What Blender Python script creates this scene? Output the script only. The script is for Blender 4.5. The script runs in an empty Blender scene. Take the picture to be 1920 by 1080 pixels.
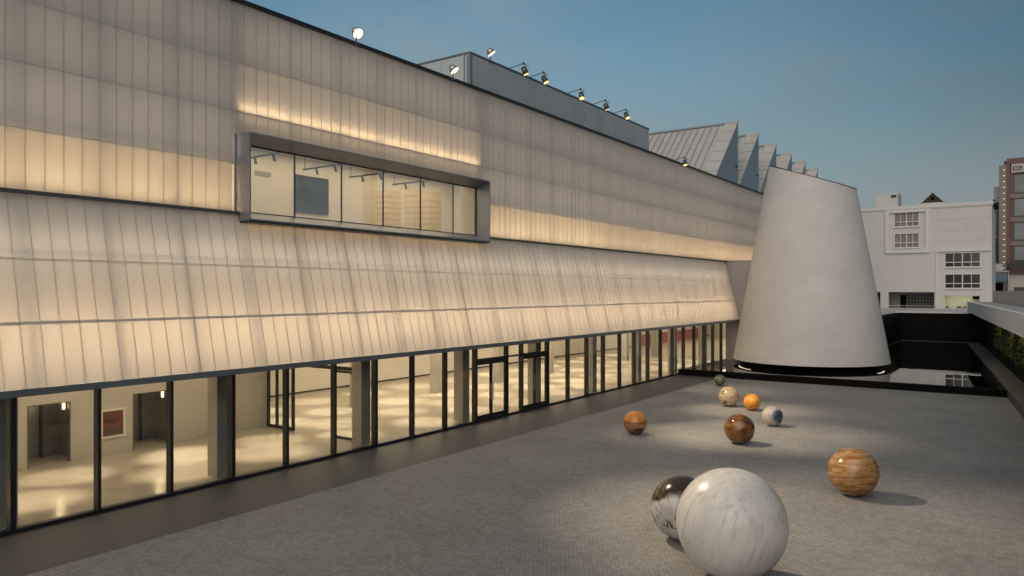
import bpy, bmesh, math, random
from mathutils import Vector, Matrix
random.seed(7)
R = math.radians
sc = bpy.context.scene
col = sc.collection

# ------------------------------------------------------------------ camera
cam_d = bpy.data.cameras.new('camera'); cam = bpy.data.objects.new('camera', cam_d); col.objects.link(cam)
cam_d.sensor_width = 36.0; cam_d.lens = 1375/1920*36; cam_d.shift_y = 6/1920
cam_d.clip_start = 0.1; cam_d.clip_end = 6000
cam.location = (0, 0, 6); cam.rotation_euler = (R(90), 0, R(35.06))
sc.camera = cam

# ------------------------------------------------------------------ world, sun, exposure
SUN_EL, SUN_AZ = 36.0, 166.0          # azimuth measured clockwise from +Y (behind the camera)
world = bpy.data.worlds.new('World'); sc.world = world; world.use_nodes = True
wn, wl = world.node_tree.nodes, world.node_tree.links
wn.clear()
sky = wn.new('ShaderNodeTexSky'); sky.sky_type = 'NISHITA'; sky.sun_disc = False
sky.sun_elevation = R(SUN_EL); sky.sun_rotation = R(SUN_AZ)
sky.air_density = 1.6; sky.dust_density = 3.5; sky.ozone_density = 6.0; sky.altitude = 0
tc = wn.new('ShaderNodeTexCoord')
mp = wn.new('ShaderNodeMapping'); mp.inputs['Scale'].default_value = (1.6, 1.6, 5.0); mp.inputs['Rotation'].default_value = (0.1, 0.25, 0.4)
nz = wn.new('ShaderNodeTexNoise'); nz.inputs['Scale'].default_value = 1.7; nz.inputs['Detail'].default_value = 5; nz.inputs['Roughness'].default_value = 0.5
rp = wn.new('ShaderNodeValToRGB'); rp.color_ramp.elements[0].position = 0.42; rp.color_ramp.elements[1].position = 0.72
rp.color_ramp.elements[0].color = (0, 0, 0, 1); rp.color_ramp.elements[1].color = (0.75, 0.75, 0.75, 1)
mixc = wn.new('ShaderNodeMix'); mixc.data_type = 'RGBA'
hs = wn.new('ShaderNodeHueSaturation'); hs.inputs['Saturation'].default_value = 1.03; hs.inputs['Hue'].default_value = 0.478
bg = wn.new('ShaderNodeBackground'); bg.inputs['Strength'].default_value = 0.050
wo = wn.new('ShaderNodeOutputWorld')
wl.new(tc.outputs['Generated'], mp.inputs['Vector']); wl.new(mp.outputs[0], nz.inputs['Vector']); wl.new(nz.outputs['Fac'], rp.inputs[0])
wl.new(sky.outputs[0], hs.inputs['Color'])
wl.new(rp.outputs[0], mixc.inputs[0]); wl.new(hs.outputs[0], mixc.inputs[6]); mixc.inputs[7].default_value = (2.9, 3.5, 3.8, 1)
# afterglow in the western sky, and a pale haze along the horizon
dt = wn.new('ShaderNodeVectorMath'); dt.operation = 'DOT_PRODUCT'; dt.inputs[1].default_value = (-0.80, 0.60, 0.0); wl.new(tc.outputs['Generated'], dt.inputs[0])
gr_ = wn.new('ShaderNodeMapRange'); gr_.interpolation_type = 'SMOOTHSTEP'; gr_.inputs['From Min'].default_value = 0.45; gr_.inputs['From Max'].default_value = 1.0; gr_.inputs['To Min'].default_value = 0.78; gr_.inputs['To Max'].default_value = 1.65; wl.new(dt.outputs['Value'], gr_.inputs['Value'])
gm_ = wn.new('ShaderNodeVectorMath'); gm_.operation = 'SCALE'; wl.new(mixc.outputs[2], gm_.inputs[0]); wl.new(gr_.outputs[0], gm_.inputs['Scale'])
sp_ = wn.new('ShaderNodeSeparateXYZ'); wl.new(tc.outputs['Generated'], sp_.inputs[0])
hz_ = wn.new('ShaderNodeMapRange'); hz_.inputs['From Min'].default_value = 0.24; hz_.inputs['From Max'].default_value = 0.04; hz_.inputs['To Min'].default_value = 0; hz_.inputs['To Max'].default_value = 0.85; hz_.interpolation_type = 'SMOOTHSTEP'; wl.new(sp_.outputs['Z'], hz_.inputs['Value'])
mh_ = wn.new('ShaderNodeMix'); mh_.data_type = 'RGBA'; wl.new(hz_.outputs[0], mh_.inputs[0]); wl.new(gm_.outputs[0], mh_.inputs[6]); mh_.inputs[7].default_value = (4.9, 5.7, 6.1, 1)
wl.new(mh_.outputs[2], bg.inputs['Color']); wl.new(bg.outputs[0], wo.inputs[0])

sun_d = bpy.data.lights.new('sun', 'SUN'); sun_d.energy = 1.12; sun_d.angle = R(75); sun_d.color = (1.0, 0.84, 0.68)
sun = bpy.data.objects.new('sun', sun_d); col.objects.link(sun)
_sd = Vector((math.sin(R(SUN_AZ))*math.cos(R(SUN_EL)), math.cos(R(SUN_AZ))*math.cos(R(SUN_EL)), math.sin(R(SUN_EL))))
sun.rotation_euler = _sd.to_track_quat('Z', 'Y').to_euler(); sun.location = _sd*100

sc.view_settings.view_transform = 'Standard'; sc.view_settings.look = 'None'
sc.view_settings.exposure = 0.2; sc.view_settings.gamma = 1.0; sc.view_settings.use_curve_mapping = False
sc.cycles.use_denoising = True; sc.cycles.max_bounces = 8; sc.cycles.diffuse_bounces = 4
sc.cycles.glossy_bounces = 4; sc.cycles.transparent_max_bounces = 16; sc.cycles.sample_clamp_indirect = 4.0
sc.cycles.caustics_reflective = False; sc.cycles.caustics_refractive = False

WARM = (1.0, 0.74, 0.43); CREAM = (1.0, 0.80, 0.56); FILL = (1.0, 0.86, 0.71)

# ------------------------------------------------------------------ materials
MATS = {}
def mat(name, c, rough=0.6, metal=0.0, vary=0.0, scale=2.0, stretch=(1, 1, 1), bump=0.0, bscale=40.0, spec=0.5, rand=0.0, emit=None, estr=0.0, coat=0.0):
    if name in MATS: return MATS[name]
    m = bpy.data.materials.new(name); m.use_nodes = True; MATS[name] = m
    n, l = m.node_tree.nodes, m.node_tree.links
    b = n['Principled BSDF']; b.inputs['Base Color'].default_value = (*c, 1); b.inputs['Roughness'].default_value = rough
    b.inputs['Metallic'].default_value = metal; b.inputs['Specular IOR Level'].default_value = spec; b.inputs['Coat Weight'].default_value = coat
    if emit: b.inputs['Emission Color'].default_value = (*emit, 1); b.inputs['Emission Strength'].default_value = estr
    t = n.new('ShaderNodeTexCoord')
    if vary or rand:
        mpn = n.new('ShaderNodeMapping'); mpn.inputs['Scale'].default_value = stretch; l.new(t.outputs['Object'], mpn.inputs[0])
        no = n.new('ShaderNodeTexNoise'); no.inputs['Scale'].default_value = scale; no.inputs['Detail'].default_value = 6; no.inputs['Roughness'].default_value = 0.6
        l.new(mpn.outputs[0], no.inputs['Vector'])
        mr = n.new('ShaderNodeMapRange'); mr.inputs['From Min'].default_value = 0.3; mr.inputs['From Max'].default_value = 0.7
        mr.inputs['To Min'].default_value = 1-vary; mr.inputs['To Max'].default_value = 1+vary
        l.new(no.outputs['Fac'], mr.inputs['Value'])
        v = mr.outputs[0]
        if rand:
            oi = n.new('ShaderNodeObjectInfo'); r2 = n.new('ShaderNodeMapRange'); r2.inputs['To Min'].default_value = 1-rand; r2.inputs['To Max'].default_value = 1+rand
            l.new(oi.outputs['Random'], r2.inputs['Value'])
            mu = n.new('ShaderNodeMath'); mu.operation = 'MULTIPLY'; l.new(v, mu.inputs[0]); l.new(r2.outputs[0], mu.inputs[1]); v = mu.outputs[0]
        vm = n.new('ShaderNodeVectorMath'); vm.operation = 'SCALE'; vm.inputs[0].default_value = c; l.new(v, vm.inputs['Scale'])
        l.new(vm.outputs[0], b.inputs['Base Color'])
        rr = n.new('ShaderNodeMapRange'); rr.inputs['To Min'].default_value = max(0.02, rough-0.08); rr.inputs['To Max'].default_value = min(1, rough+0.08)
        l.new(no.outputs['Fac'], rr.inputs['Value']); l.new(rr.outputs[0], b.inputs['Roughness'])
    if bump:
        nb = n.new('ShaderNodeTexNoise'); nb.inputs['Scale'].default_value = bscale; nb.inputs['Detail'].default_value = 4
        l.new(t.outputs['Object'], nb.inputs['Vector'])
        bp = n.new('ShaderNodeBump'); bp.inputs['Strength'].default_value = bump; bp.inputs['Distance'].default_value = 0.02
        l.new(nb.outputs['Fac'], bp.inputs['Height']); l.new(bp.outputs[0], b.inputs['Normal'])
    return m

def nodes_of(name):
    m = bpy.data.materials.new(name); m.use_nodes = True; MATS[name] = m
    return m, m.node_tree.nodes, m.node_tree.links

def poly_mat():
    """fluted translucent polycarbonate: reflects the sky, lets the light behind it through"""
    m, n, l = nodes_of('polycarbonate'); n.clear()
    t = n.new('ShaderNodeTexCoord'); oi = n.new('ShaderNodeObjectInfo')
    ad = n.new('ShaderNodeVectorMath'); ad.operation = 'ADD'; l.new(t.outputs['Object'], ad.inputs[0]); l.new(oi.outputs['Location'], ad.inputs[1])
    mpn = n.new('ShaderNodeMapping'); mpn.inputs['Scale'].default_value = (1, 1.0, 0.25); l.new(ad.outputs[0], mpn.inputs[0])
    no = n.new('ShaderNodeTexNoise'); no.inputs['Scale'].default_value = 0.9; no.inputs['Detail'].default_value = 7; no.inputs['Roughness'].default_value = 0.62; l.new(mpn.outputs[0], no.inputs['Vector'])
    mr = n.new('ShaderNodeMapRange'); mr.inputs['From Min'].default_value = 0.3; mr.inputs['From Max'].default_value = 0.7; mr.inputs['To Min'].default_value = 0.965; mr.inputs['To Max'].default_value = 1.025; l.new(no.outputs['Fac'], mr.inputs['Value'])
    r2 = n.new('ShaderNodeMapRange'); r2.inputs['To Min'].default_value = 0.975; r2.inputs['To Max'].default_value = 1.02; l.new(oi.outputs['Random'], r2.inputs['Value'])
    wv = n.new('ShaderNodeTexWave'); wv.bands_direction = 'Y'; wv.inputs['Scale'].default_value = 5.0; wv.inputs['Distortion'].default_value = 0.4; l.new(ad.outputs[0], wv.inputs['Vector'])
    r3 = n.new('ShaderNodeMapRange'); r3.inputs['To Min'].default_value = 0.965; r3.inputs['To Max'].default_value = 1.02; l.new(wv.outputs['Fac'], r3.inputs['Value'])
    a = n.new('ShaderNodeMath'); a.operation = 'MULTIPLY'; l.new(mr.outputs[0], a.inputs[0]); l.new(r2.outputs[0], a.inputs[1])
    a2 = n.new('ShaderNodeMath'); a2.operation = 'MULTIPLY'; l.new(a.outputs[0], a2.inputs[0]); l.new(r3.outputs[0], a2.inputs[1])
    def tint(c):
        v = n.new('ShaderNodeVectorMath'); v.operation = 'SCALE'; v.inputs[0].default_value = c; l.new(a2.outputs[0], v.inputs['Scale']); return v.outputs[0]
    d = n.new('ShaderNodeBsdfDiffuse'); l.new(tint((0.72, 0.69, 0.655)), d.inputs[0])
    tr = n.new('ShaderNodeBsdfTranslucent'); l.new(tint((0.86, 0.79, 0.70)), tr.inputs[0])
    mx = n.new('ShaderNodeMixShader'); mx.inputs[0].default_value = 0.40; l.new(d.outputs[0], mx.inputs[1]); l.new(tr.outputs[0], mx.inputs[2])
    gl = n.new('ShaderNodeBsdfGlossy'); gl.inputs['Roughness'].default_value = 0.32
    bp = n.new('ShaderNodeBump'); bp.inputs['Strength'].default_value = 0.25; bp.inputs['Distance'].default_value = 0.01; l.new(wv.outputs['Fac'], bp.inputs['Height'])
    l.new(bp.outputs[0], gl.inputs['Normal'])
    fr = n.new('ShaderNodeFresnel'); fr.inputs[0].default_value = 1.35
    fm = n.new('ShaderNodeMath'); fm.operation = 'MULTIPLY'; fm.inputs[1].default_value = 0.7; l.new(fr.outputs[0], fm.inputs[0])
    m2 = n.new('ShaderNodeMixShader'); l.new(fm.outputs[0], m2.inputs[0]); l.new(mx.outputs[0], m2.inputs[1]); l.new(gl.outputs[0], m2.inputs[2])
    o = n.new('ShaderNodeOutputMaterial'); l.new(m2.outputs[0], o.inputs[0])
    return m

def glass_mat(name, tint=(0.93, 0.95, 0.93), ior=1.5, boost=1.0):
    m, n, l = nodes_of(name); n.clear()
    tr = n.new('ShaderNodeBsdfTransparent'); tr.inputs[0].default_value = (*tint, 1)
    gl = n.new('ShaderNodeBsdfGlossy'); gl.inputs['Roughness'].default_value = 0.0
    lw_ = n.new('ShaderNodeLayerWeight'); lw_.inputs['Blend'].default_value = 0.5
    pw_ = n.new('ShaderNodeMath'); pw_.operation = 'POWER'; pw_.inputs[1].default_value = 5.0; l.new(lw_.outputs['Facing'], pw_.inputs[0])
    f0 = ((ior-1)/(ior+1))**2*boost
    fm = n.new('ShaderNodeMath'); fm.operation = 'MULTIPLY_ADD'; fm.inputs[1].default_value = 1-f0; fm.inputs[2].default_value = f0; l.new(pw_.outputs[0], fm.inputs[0])
    mx = n.new('ShaderNodeMixShader'); l.new(fm.outputs[0], mx.inputs[0]); l.new(tr.outputs[0], mx.inputs[1]); l.new(gl.outputs[0], mx.inputs[2])
    o = n.new('ShaderNodeOutputMaterial'); l.new(mx.outputs[0], o.inputs[0])
    return m

def brick_mat(name, c1, c2, cm, bw, bh, mortar, rough=0.7, bump=0.5, vary=0.2, vscale=0.5, uv=False, rot=0.0, msmooth=0.1, patch=0.0):
    m, n, l = nodes_of(name)
    b = n['Principled BSDF']; b.inputs['Roughness'].default_value = rough
    t = n.new('ShaderNodeTexCoord'); mpn = n.new('ShaderNodeMapping'); mpn.inputs['Rotation'].default_value = (0, 0, rot)
    l.new(t.outputs['UV' if uv else 'Object'], mpn.inputs[0])
    br = n.new('ShaderNodeTexBrick'); l.new(mpn.outputs[0], br.inputs['Vector'])
    br.inputs['Color1'].default_value = (*c1, 1); br.inputs['Color2'].default_value = (*c2, 1); br.inputs['Mortar'].default_value = (*cm, 1)
    br.inputs['Scale'].default_value = 1.0; br.inputs['Brick Width'].default_value = bw; br.inputs['Row Height'].default_value = bh
    br.inputs['Mortar Size'].default_value = mortar; br.inputs['Mortar Smooth'].default_value = msmooth; br.inputs['Bias'].default_value = 0.0
    no = n.new('ShaderNodeTexNoise'); no.inputs['Scale'].default_value = vscale; no.inputs['Detail'].default_value = 7; no.inputs['Roughness'].default_value = 0.65; l.new(t.outputs['Object'], no.inputs['Vector'])
    mr = n.new('ShaderNodeMapRange'); mr.inputs['From Min'].default_value = 0.3; mr.inputs['From Max'].default_value = 0.7; mr.inputs['To Min'].default_value = 1-vary; mr.inputs['To Max'].default_value = 1+vary; l.new(no.outputs['Fac'], mr.inputs['Value'])
    v = mr.outputs[0]
    if patch:
        n2 = n.new('ShaderNodeTexNoise'); n2.inputs['Scale'].default_value = 2.6; n2.inputs['Detail'].default_value = 8; n2.inputs['Roughness'].default_value = 0.75; l.new(t.outputs['Object'], n2.inputs['Vector'])
        q = n.new('ShaderNodeMapRange'); q.inputs['From Min'].default_value = 0.32; q.inputs['From Max'].default_value = 0.68; q.inputs['To Min'].default_value = 1-patch; q.inputs['To Max'].default_value = 1+patch; l.new(n2.outputs['Fac'], q.inputs['Value'])
        mm = n.new('ShaderNodeMath'); mm.operation = 'MULTIPLY'; l.new(v, mm.inputs[0]); l.new(q.outputs[0], mm.inputs[1]); v = mm.outputs[0]
    vm = n.new('ShaderNodeVectorMath'); vm.operation = 'SCALE'; l.new(br.outputs['Color'], vm.inputs[0]); l.new(v, vm.inputs['Scale']); l.new(vm.outputs[0], b.inputs['Base Color'])
    inv = n.new('ShaderNodeMath'); inv.operation = 'SUBTRACT'; inv.inputs[0].default_value = 1; l.new(br.outputs['Fac'], inv.inputs[1])
    bp = n.new('ShaderNodeBump'); bp.inputs['Strength'].default_value = bump; bp.inputs['Distance'].default_value = 0.01; l.new(inv.outputs[0], bp.inputs['Height']); l.new(bp.outputs[0], b.inputs['Normal'])
    return m

def stone_mat(name, stops, scale=1.5, stretch=(1, 1, 1), rot=(0, 0, 0), distort=1.0, detail=8, wave=None, rough=0.16, second=None):
    """polished stone: ramp over distorted noise (or over bands when wave is set)"""
    m, n, l = nodes_of(name)
    b = n['Principled BSDF']; b.inputs['Roughness'].default_value = rough; b.inputs['Coat Weight'].default_value = 0.25; b.inputs['Coat Roughness'].default_value = 0.06
    t = n.new('ShaderNodeTexCoord'); mpn = n.new('ShaderNodeMapping'); mpn.vector_type = 'POINT'; mpn.inputs['Rotation'].default_value = rot
    l.new(t.outputs['Object'], mpn.inputs[0])
    m2 = n.new('ShaderNodeMapping'); m2.inputs['Scale'].default_value = stretch; l.new(mpn.outputs[0], m2.inputs[0])
    if wave:
        w = n.new('ShaderNodeTexWave'); w.bands_direction = 'Z'; w.inputs['Scale'].default_value = wave[0]; w.inputs['Distortion'].default_value = wave[1]
        w.inputs['Detail'].default_value = 5; w.inputs['Detail Scale'].default_value = wave[2]; w.inputs['Detail Roughness'].default_value = 0.65
        l.new(m2.outputs[0], w.inputs['Vector']); f = w.outputs['Fac']
        no = n.new('ShaderNodeTexNoise'); no.inputs['Scale'].default_value = scale; no.inputs['Detail'].default_value = 6; l.new(m2.outputs[0], no.inputs['Vector'])
        mi = n.new('ShaderNodeMix'); mi.inputs[0].default_value = 0.5; l.new(f, mi.inputs[2]); l.new(no.outputs['Fac'], mi.inputs[3]); f = mi.outputs[0]
    else:
        no = n.new('ShaderNodeTexNoise'); no.inputs['Scale'].default_value = scale; no.inputs['Detail'].default_value = detail; no.inputs['Distortion'].default_value = distort; no.inputs['Roughness'].default_value = 0.6
        l.new(m2.outputs[0], no.inputs['Vector']); f = no.outputs['Fac']
    r = n.new('ShaderNodeValToRGB'); cr = r.color_ramp
    while len(cr.elements) < len(stops): cr.elements.new(0.5)
    for e, (p, c) in zip(cr.elements, stops): e.position = p; e.color = (*c, 1)
    l.new(f, r.inputs[0]); out = r.outputs[0]
    if second:   # (axis vector, edge0, edge1, colour, noise amount): a second colour of stone on one side
        ax, e0, e1, c2, amt = second
        dp = n.new('ShaderNodeVectorMath'); dp.operation = 'DOT_PRODUCT'; dp.inputs[1].default_value = ax; l.new(t.outputs['Object'], dp.inputs[0])
        n2 = n.new('ShaderNodeTexNoise'); n2.inputs['Scale'].default_value = 2.2; n2.inputs['Detail'].default_value = 6; l.new(t.outputs['Object'], n2.inputs['Vector'])
        s = n.new('ShaderNodeMath'); s.operation = 'MULTIPLY_ADD'; s.inputs[1].default_value = amt; l.new(n2.outputs['Fac'], s.inputs[0]); l.new(dp.outputs['Value'], s.inputs[2])
        q = n.new('ShaderNodeMapRange'); q.inputs['From Min'].default_value = e0; q.inputs['From Max'].default_value = e1; l.new(s.outputs[0], q.inputs['Value'])
        x = n.new('ShaderNodeMix'); x.data_type = 'RGBA'; l.new(q.outputs[0], x.inputs[0]); l.new(out, x.inputs[6]); x.inputs[7].default_value = (*c2, 1); out = x.outputs[2]
    l.new(out, b.inputs['Base Color'])
    return m

POLY = poly_mat()
JOINT, _n, _l = nodes_of('panel_joint'); _n.clear()
_d = _n.new('ShaderNodeBsdfDiffuse'); _d.inputs[0].default_value = (.64, .60, .565, 1); _t = _n.new('ShaderNodeBsdfTranslucent'); _t.inputs[0].default_value = (.76, .69, .61, 1)
_x = _n.new('ShaderNodeMixShader'); _x.inputs[0].default_value = .45; _o = _n.new('ShaderNodeOutputMaterial'); _l.new(_d.outputs[0], _x.inputs[1]); _l.new(_t.outputs[0], _x.inputs[2]); _l.new(_x.outputs[0], _o.inputs[0])
GLASS = glass_mat('clear_glass', boost=1.0)
WGLASS = glass_mat('gallery_glass', tint=(0.92, 0.93, 0.92), ior=1.6, boost=5.5)
DARKMETAL = mat('dark_bronze_metal', (0.045, 0.050, 0.055), 0.4, 0.6, vary=0.1)
BLUEMETAL = mat('blue_grey_metal', (0.19, 0.22, 0.25), 0.42, 0.5, vary=0.06, scale=1.2)
FRAMEMETAL = mat('frame_metal', (0.30, 0.31, 0.33), 0.38, 0.55, vary=0.05, scale=0.8)
GREYCLAD = mat('grey_cladding', (0.49, 0.545, 0.57), 0.5, 0.1, vary=0.06, scale=0.7, stretch=(1, 1, 0.2), rand=0.04)
ROOFCLAD = mat('zinc_roof', (0.53, 0.52, 0.50), 0.55, 0.1, vary=0.09, scale=1.4, stretch=(1, 1, 0.3))
GABLE = mat('gable_cladding', (0.27, 0.35, 0.41), 0.45, 0.2, vary=0.07, scale=0.6)
CONCRETE = mat('concrete', (0.40, 0.37, 0.33), 0.7, vary=0.1, scale=1.5, bump=0.1)
INWHITE = mat('interior_plaster', (0.74, 0.71, 0.66), 0.85, vary=0.02)
CAVITY = mat('cavity_white', (0.80, 0.78, 0.74), 0.9)
BLACK = mat('black_stone', (0.006, 0.006, 0.0065), 0.7, vary=0.25, scale=1.0, spec=0.04)
BLACKWALL = mat('black_wall', (0.0045, 0.0045, 0.005), 0.6, vary=0.3, scale=0.7, spec=0.1)

# ------------------------------------------------------------------ mesh helpers
class MB:
    def __init__(s): s.v = []; s.f = []; s.m = []
    def face(s, pts, m=0):
        i = len(s.v); s.v += [tuple(p) for p in pts]; s.f.append(tuple(range(i, i+len(pts)))); s.m.append(m)
    def box(s, x0, x1, y0, y1, z0, z1, m=0):
        i = len(s.v)
        s.v += [(x0, y0, z0), (x1, y0, z0), (x1, y1, z0), (x0, y1, z0), (x0, y0, z1), (x1, y0, z1), (x1, y1, z1), (x0, y1, z1)]
        for q in ((0, 3, 2, 1), (4, 5, 6, 7), (0, 1, 5, 4), (1, 2, 6, 5), (2, 3, 7, 6), (3, 0, 4, 7)):
            s.f.append(tuple(i+k for k in q)); s.m.append(m)
        return s
    def prism(s, poly, y0, y1, m=0, axis='y'):
        """poly of (a, b) extruded along y: (x, z); along x: (y, z)"""
        f = (lambda a, b, t: (a, t, b)) if axis == 'y' else (lambda a, b, t: (t, a, b))
        n = len(poly); i = len(s.v)
        s.v += [f(a, b, y0) for a, b in poly] + [f(a, b, y1) for a, b in poly]
        s.f.append(tuple(range(i, i+n))); s.f.append(tuple(range(i+2*n-1, i+n-1, -1))); s.m += [m, m]
        for k in range(n):
            s.f.append((i+k, i+n+k, i+n+(k+1) % n, i+(k+1) % n)); s.m.append(m)
        return s
    def tube(s, p0, p1, r0, r1=None, n=14, m=0, caps=True):
        r1 = r0 if r1 is None else r1
        p0, p1 = Vector(p0), Vector(p1); d = (p1-p0).normalized()
        a = d.orthogonal().normalized(); b = d.cross(a); i = len(s.v)
        for p, r in ((p0, r0), (p1, r1)):
            for k in range(n):
                t = 2*math.pi*k/n; s.v.append(tuple(p+a*(r*math.cos(t))+b*(r*math.sin(t))))
        for k in range(n):
            s.f.append((i+k, i+(k+1) % n, i+n+(k+1) % n, i+n+k)); s.m.append(m)
        if caps:
            s.f.append(tuple(range(i+n-1, i-1, -1))); s.f.append(tuple(range(i+n, i+2*n))); s.m += [m, m]
        return s
    def ball(s, c, r, n=12, m=0):
        i = len(s.v); c = Vector(c); h = n//2
        for a in range(h+1):
            ph = math.pi*a/h
            for k in range(n):
                t = 2*math.pi*k/n; s.v.append(tuple(c+Vector((math.sin(ph)*math.cos(t), math.sin(ph)*math.sin(t), math.cos(ph)))*r))
        for a in range(h):
            for k in range(n):
                s.f.append((i+a*n+k, i+(a+1)*n+k, i+(a+1)*n+(k+1) % n, i+a*n+(k+1) % n)); s.m.append(m)
        return s
    def holes(s, axis, t0, t1, a0, a1, z0, z1, rects, m=0):
        """a wall with rectangular openings; axis 'x': wall faces x, spans y (a) and z; axis 'y': spans x and z"""
        A = sorted({a0, a1, *[r[0] for r in rects], *[r[1] for r in rects]}); Z = sorted({z0, z1, *[r[2] for r in rects], *[r[3] for r in rects]})
        A = [a for a in A if a0 <= a <= a1]; Z = [z for z in Z if z0 <= z <= z1]
        for i in range(len(A)-1):
            j = 0
            while j < len(Z)-1:
                inside = lambda jj: any(r[0] < (A[i]+A[i+1])/2 < r[1] and r[2] < (Z[jj]+Z[jj+1])/2 < r[3] for r in rects)
                if inside(j): j += 1; continue
                k = j
                while k+1 < len(Z)-1 and not inside(k+1): k += 1
                if axis == 'x': s.box(t0, t1, A[i], A[i+1], Z[j], Z[k+1], m)
                else: s.box(A[i], A[i+1], t0, t1, Z[j], Z[k+1], m)
                j = k+1
        return s
    def mesh(s, name, mats, smooth=False):
        me = bpy.data.meshes.new(name); me.from_pydata(s.v, [], s.f); me.update()
        for m in (mats if isinstance(mats, (list, tuple)) else [mats]): me.materials.append(m)
        if any(s.m): me.polygons.foreach_set('material_index', s.m)
        if smooth: me.polygons.foreach_set('use_smooth', [True]*len(me.polygons))
        return me
    def build(s, name, mats, parent=None, smooth=False):
        return link(name, s.mesh(name, mats, smooth), parent)

def base_of(p):
    while p is not None and p.type != 'EMPTY': p = p.parent
    return p
def link(name, data, parent=None, loc=None):
    o = bpy.data.objects.new(name, data); col.objects.link(o)
    if loc is not None: o.location = loc
    if parent is not None:
        o.parent = parent
        if parent.type == 'EMPTY':
            o.matrix_parent_inverse = (Matrix.Translation(parent.location) @ parent.rotation_euler.to_matrix().to_4x4()).inverted()
        elif parent.location.length > 1e-9:
            o.matrix_parent_inverse = Matrix.Translation(-parent.location)
    return o
def tag(o, label, cat, group=None):
    o['label'] = label; o['category'] = cat
    if group: o['group'] = group
    return o
def thing(name, label, cat, loc=(0, 0, 0), group=None):
    o = bpy.data.objects.new(name, None); col.objects.link(o); o.location = loc; o.empty_display_size = 0.5
    return tag(o, label, cat, group)
def struct(o): o['kind'] = 'structure'; return o
def box(name, m, parent, *a): return MB().box(*a).build(name, m, parent)

def area(name, loc, emit, length, width, power, color, parent, along=(0, 1, 0)):
    d = bpy.data.lights.new(name, 'AREA'); d.shape = 'RECTANGLE'; d.size = length; d.size_y = width; d.energy = power; d.color = color
    z = -Vector(emit).normalized(); x = Vector(along).normalized(); y = z.cross(x).normalized(); x = y.cross(z)
    o = link(name, d, parent)
    o.matrix_local = (parent.matrix_world if False else Matrix.Identity(4))
    mw = Matrix((x, y, z)).transposed().to_4x4(); mw.translation = Vector(loc)
    o.location = mw.translation; o.rotation_euler = mw.to_euler()
    return o
def spot(name, loc, target, power, color, angle, blend, size, parent):
    d = bpy.data.lights.new(name, 'SPOT'); d.energy = power; d.color = color; d.spot_size = R(angle); d.spot_blend = blend; d.shadow_soft_size = size
    o = link(name, d, parent); o.location = loc
    o.rotation_euler = (Vector(loc)-Vector(target)).to_track_quat('Z', 'Y').to_euler()
    return o

# ================================================================== THE SETTING
struct(MB().box(-1500, 1500, -1500, 1500, -0.6, -0.3).build('ground', mat('ground_earth', (0.12, 0.115, 0.105), 0.9, vary=0.2, scale=0.2)))
PAVE = brick_mat('stone_setts', (0.225, 0.221, 0.214), (0.315, 0.309, 0.299), (0.145, 0.142, 0.137), 0.115, 0.10, 0.008, rough=0.66, bump=0.28, vary=0.16, vscale=0.30, patch=0.12, rot=R(-2))
LX = lambda y, off=0.0: -0.9-0.1011*(y-50)+off
p = MB(); p.face([(-17.3, -30, 0.0), (LX(-30), -30, 0.0), (LX(49.9), 49.9, 0.0), (-17.3, 49.9, 0.0)]); p.face([(-17.3, -30, -0.3), (-17.3, 49.9, -0.3), (LX(49.9), 49.9, -0.3), (LX(-30), -30, -0.3)])
struct(p.build('plaza_paving', PAVE))
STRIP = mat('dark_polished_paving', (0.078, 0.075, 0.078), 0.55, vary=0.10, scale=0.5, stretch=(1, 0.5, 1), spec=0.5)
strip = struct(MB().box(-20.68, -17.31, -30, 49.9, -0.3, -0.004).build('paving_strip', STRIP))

# ================================================================== MUSEUM
XU = -20.3                                  # upper wall plane
B, T = (-19.1, 3.72), (-20.24, 8.42)        # sloping wall, bottom and top (x, z)
PITCH = 6.21/14
mus = thing('museum_building', 'long museum with a glowing translucent panel facade over a lit glass ground floor', 'building', (-20.6, 30, 0))

# --- translucent panels: lower sloping row and upper wall
dx, dz = T[0]-B[0], T[1]-B[1]; ln = math.hypot(dx, dz); nx, nz_ = dz/ln, -dx/ln       # outward normal (x, z)
def slope_panel():
    m = MB(); g = 0.0022; w = PITCH; dep = 0.035
    P = lambda s_, y, off: (B[0]+dx*s_-nx*off, y, B[1]+dz*s_-nz_*off)
    m.face([P(0, g, 0), P(0, w-g, 0), P(1, w-g, 0), P(1, g, 0)], 0)
    m.face([P(0, g, dep), P(0, g, 0), P(1, g, 0), P(1, g, dep)], 1)
    m.face([P(0, w-g, 0), P(0, w-g, dep), P(1, w-g, dep), P(1, w-g, 0)], 1)
    m.face([P(0, w-0.009, dep+.004), P(0, w+0.009, dep+.004), P(1, w+0.009, dep+.004), P(1, w-0.009, dep+.004)], 1)
    return m.mesh('sloping_panel', [POLY, JOINT])
def wall_panel(z0, z1):
    m = MB(); g = 0.0022; w = PITCH; dep = 0.035
    m.face([(XU, g, z0), (XU, w-g, z0), (XU, w-g, z1), (XU, g, z1)], 0)
    m.face([(XU-dep, g, z0), (XU, g, z0), (XU, g, z1), (XU-dep, g, z1)], 1)
    m.face([(XU, w-g, z0), (XU-dep, w-g, z0), (XU-dep, w-g, z1), (XU, w-g, z1)], 1)
    m.face([(XU-dep-.004, w-0.009, z0), (XU-dep-.004, w+0.009, z0), (XU-dep-.004, w+0.009, z1), (XU-dep-.004, w-0.009, z1)], 1)
    return m.mesh('wall_panel', [POLY, JOINT])
SLP = slope_panel(); WPF = wall_panel(8.50, 15.06); WPT = wall_panel(10.93, 15.06)
Y0 = 7.5-45*PITCH
k = 0
while Y0+k*PITCH < 59.1:
    link('sloping_panel', SLP, mus, (0, Y0+k*PITCH, 0)); k += 1
YEND = Y0+k*PITCH
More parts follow.
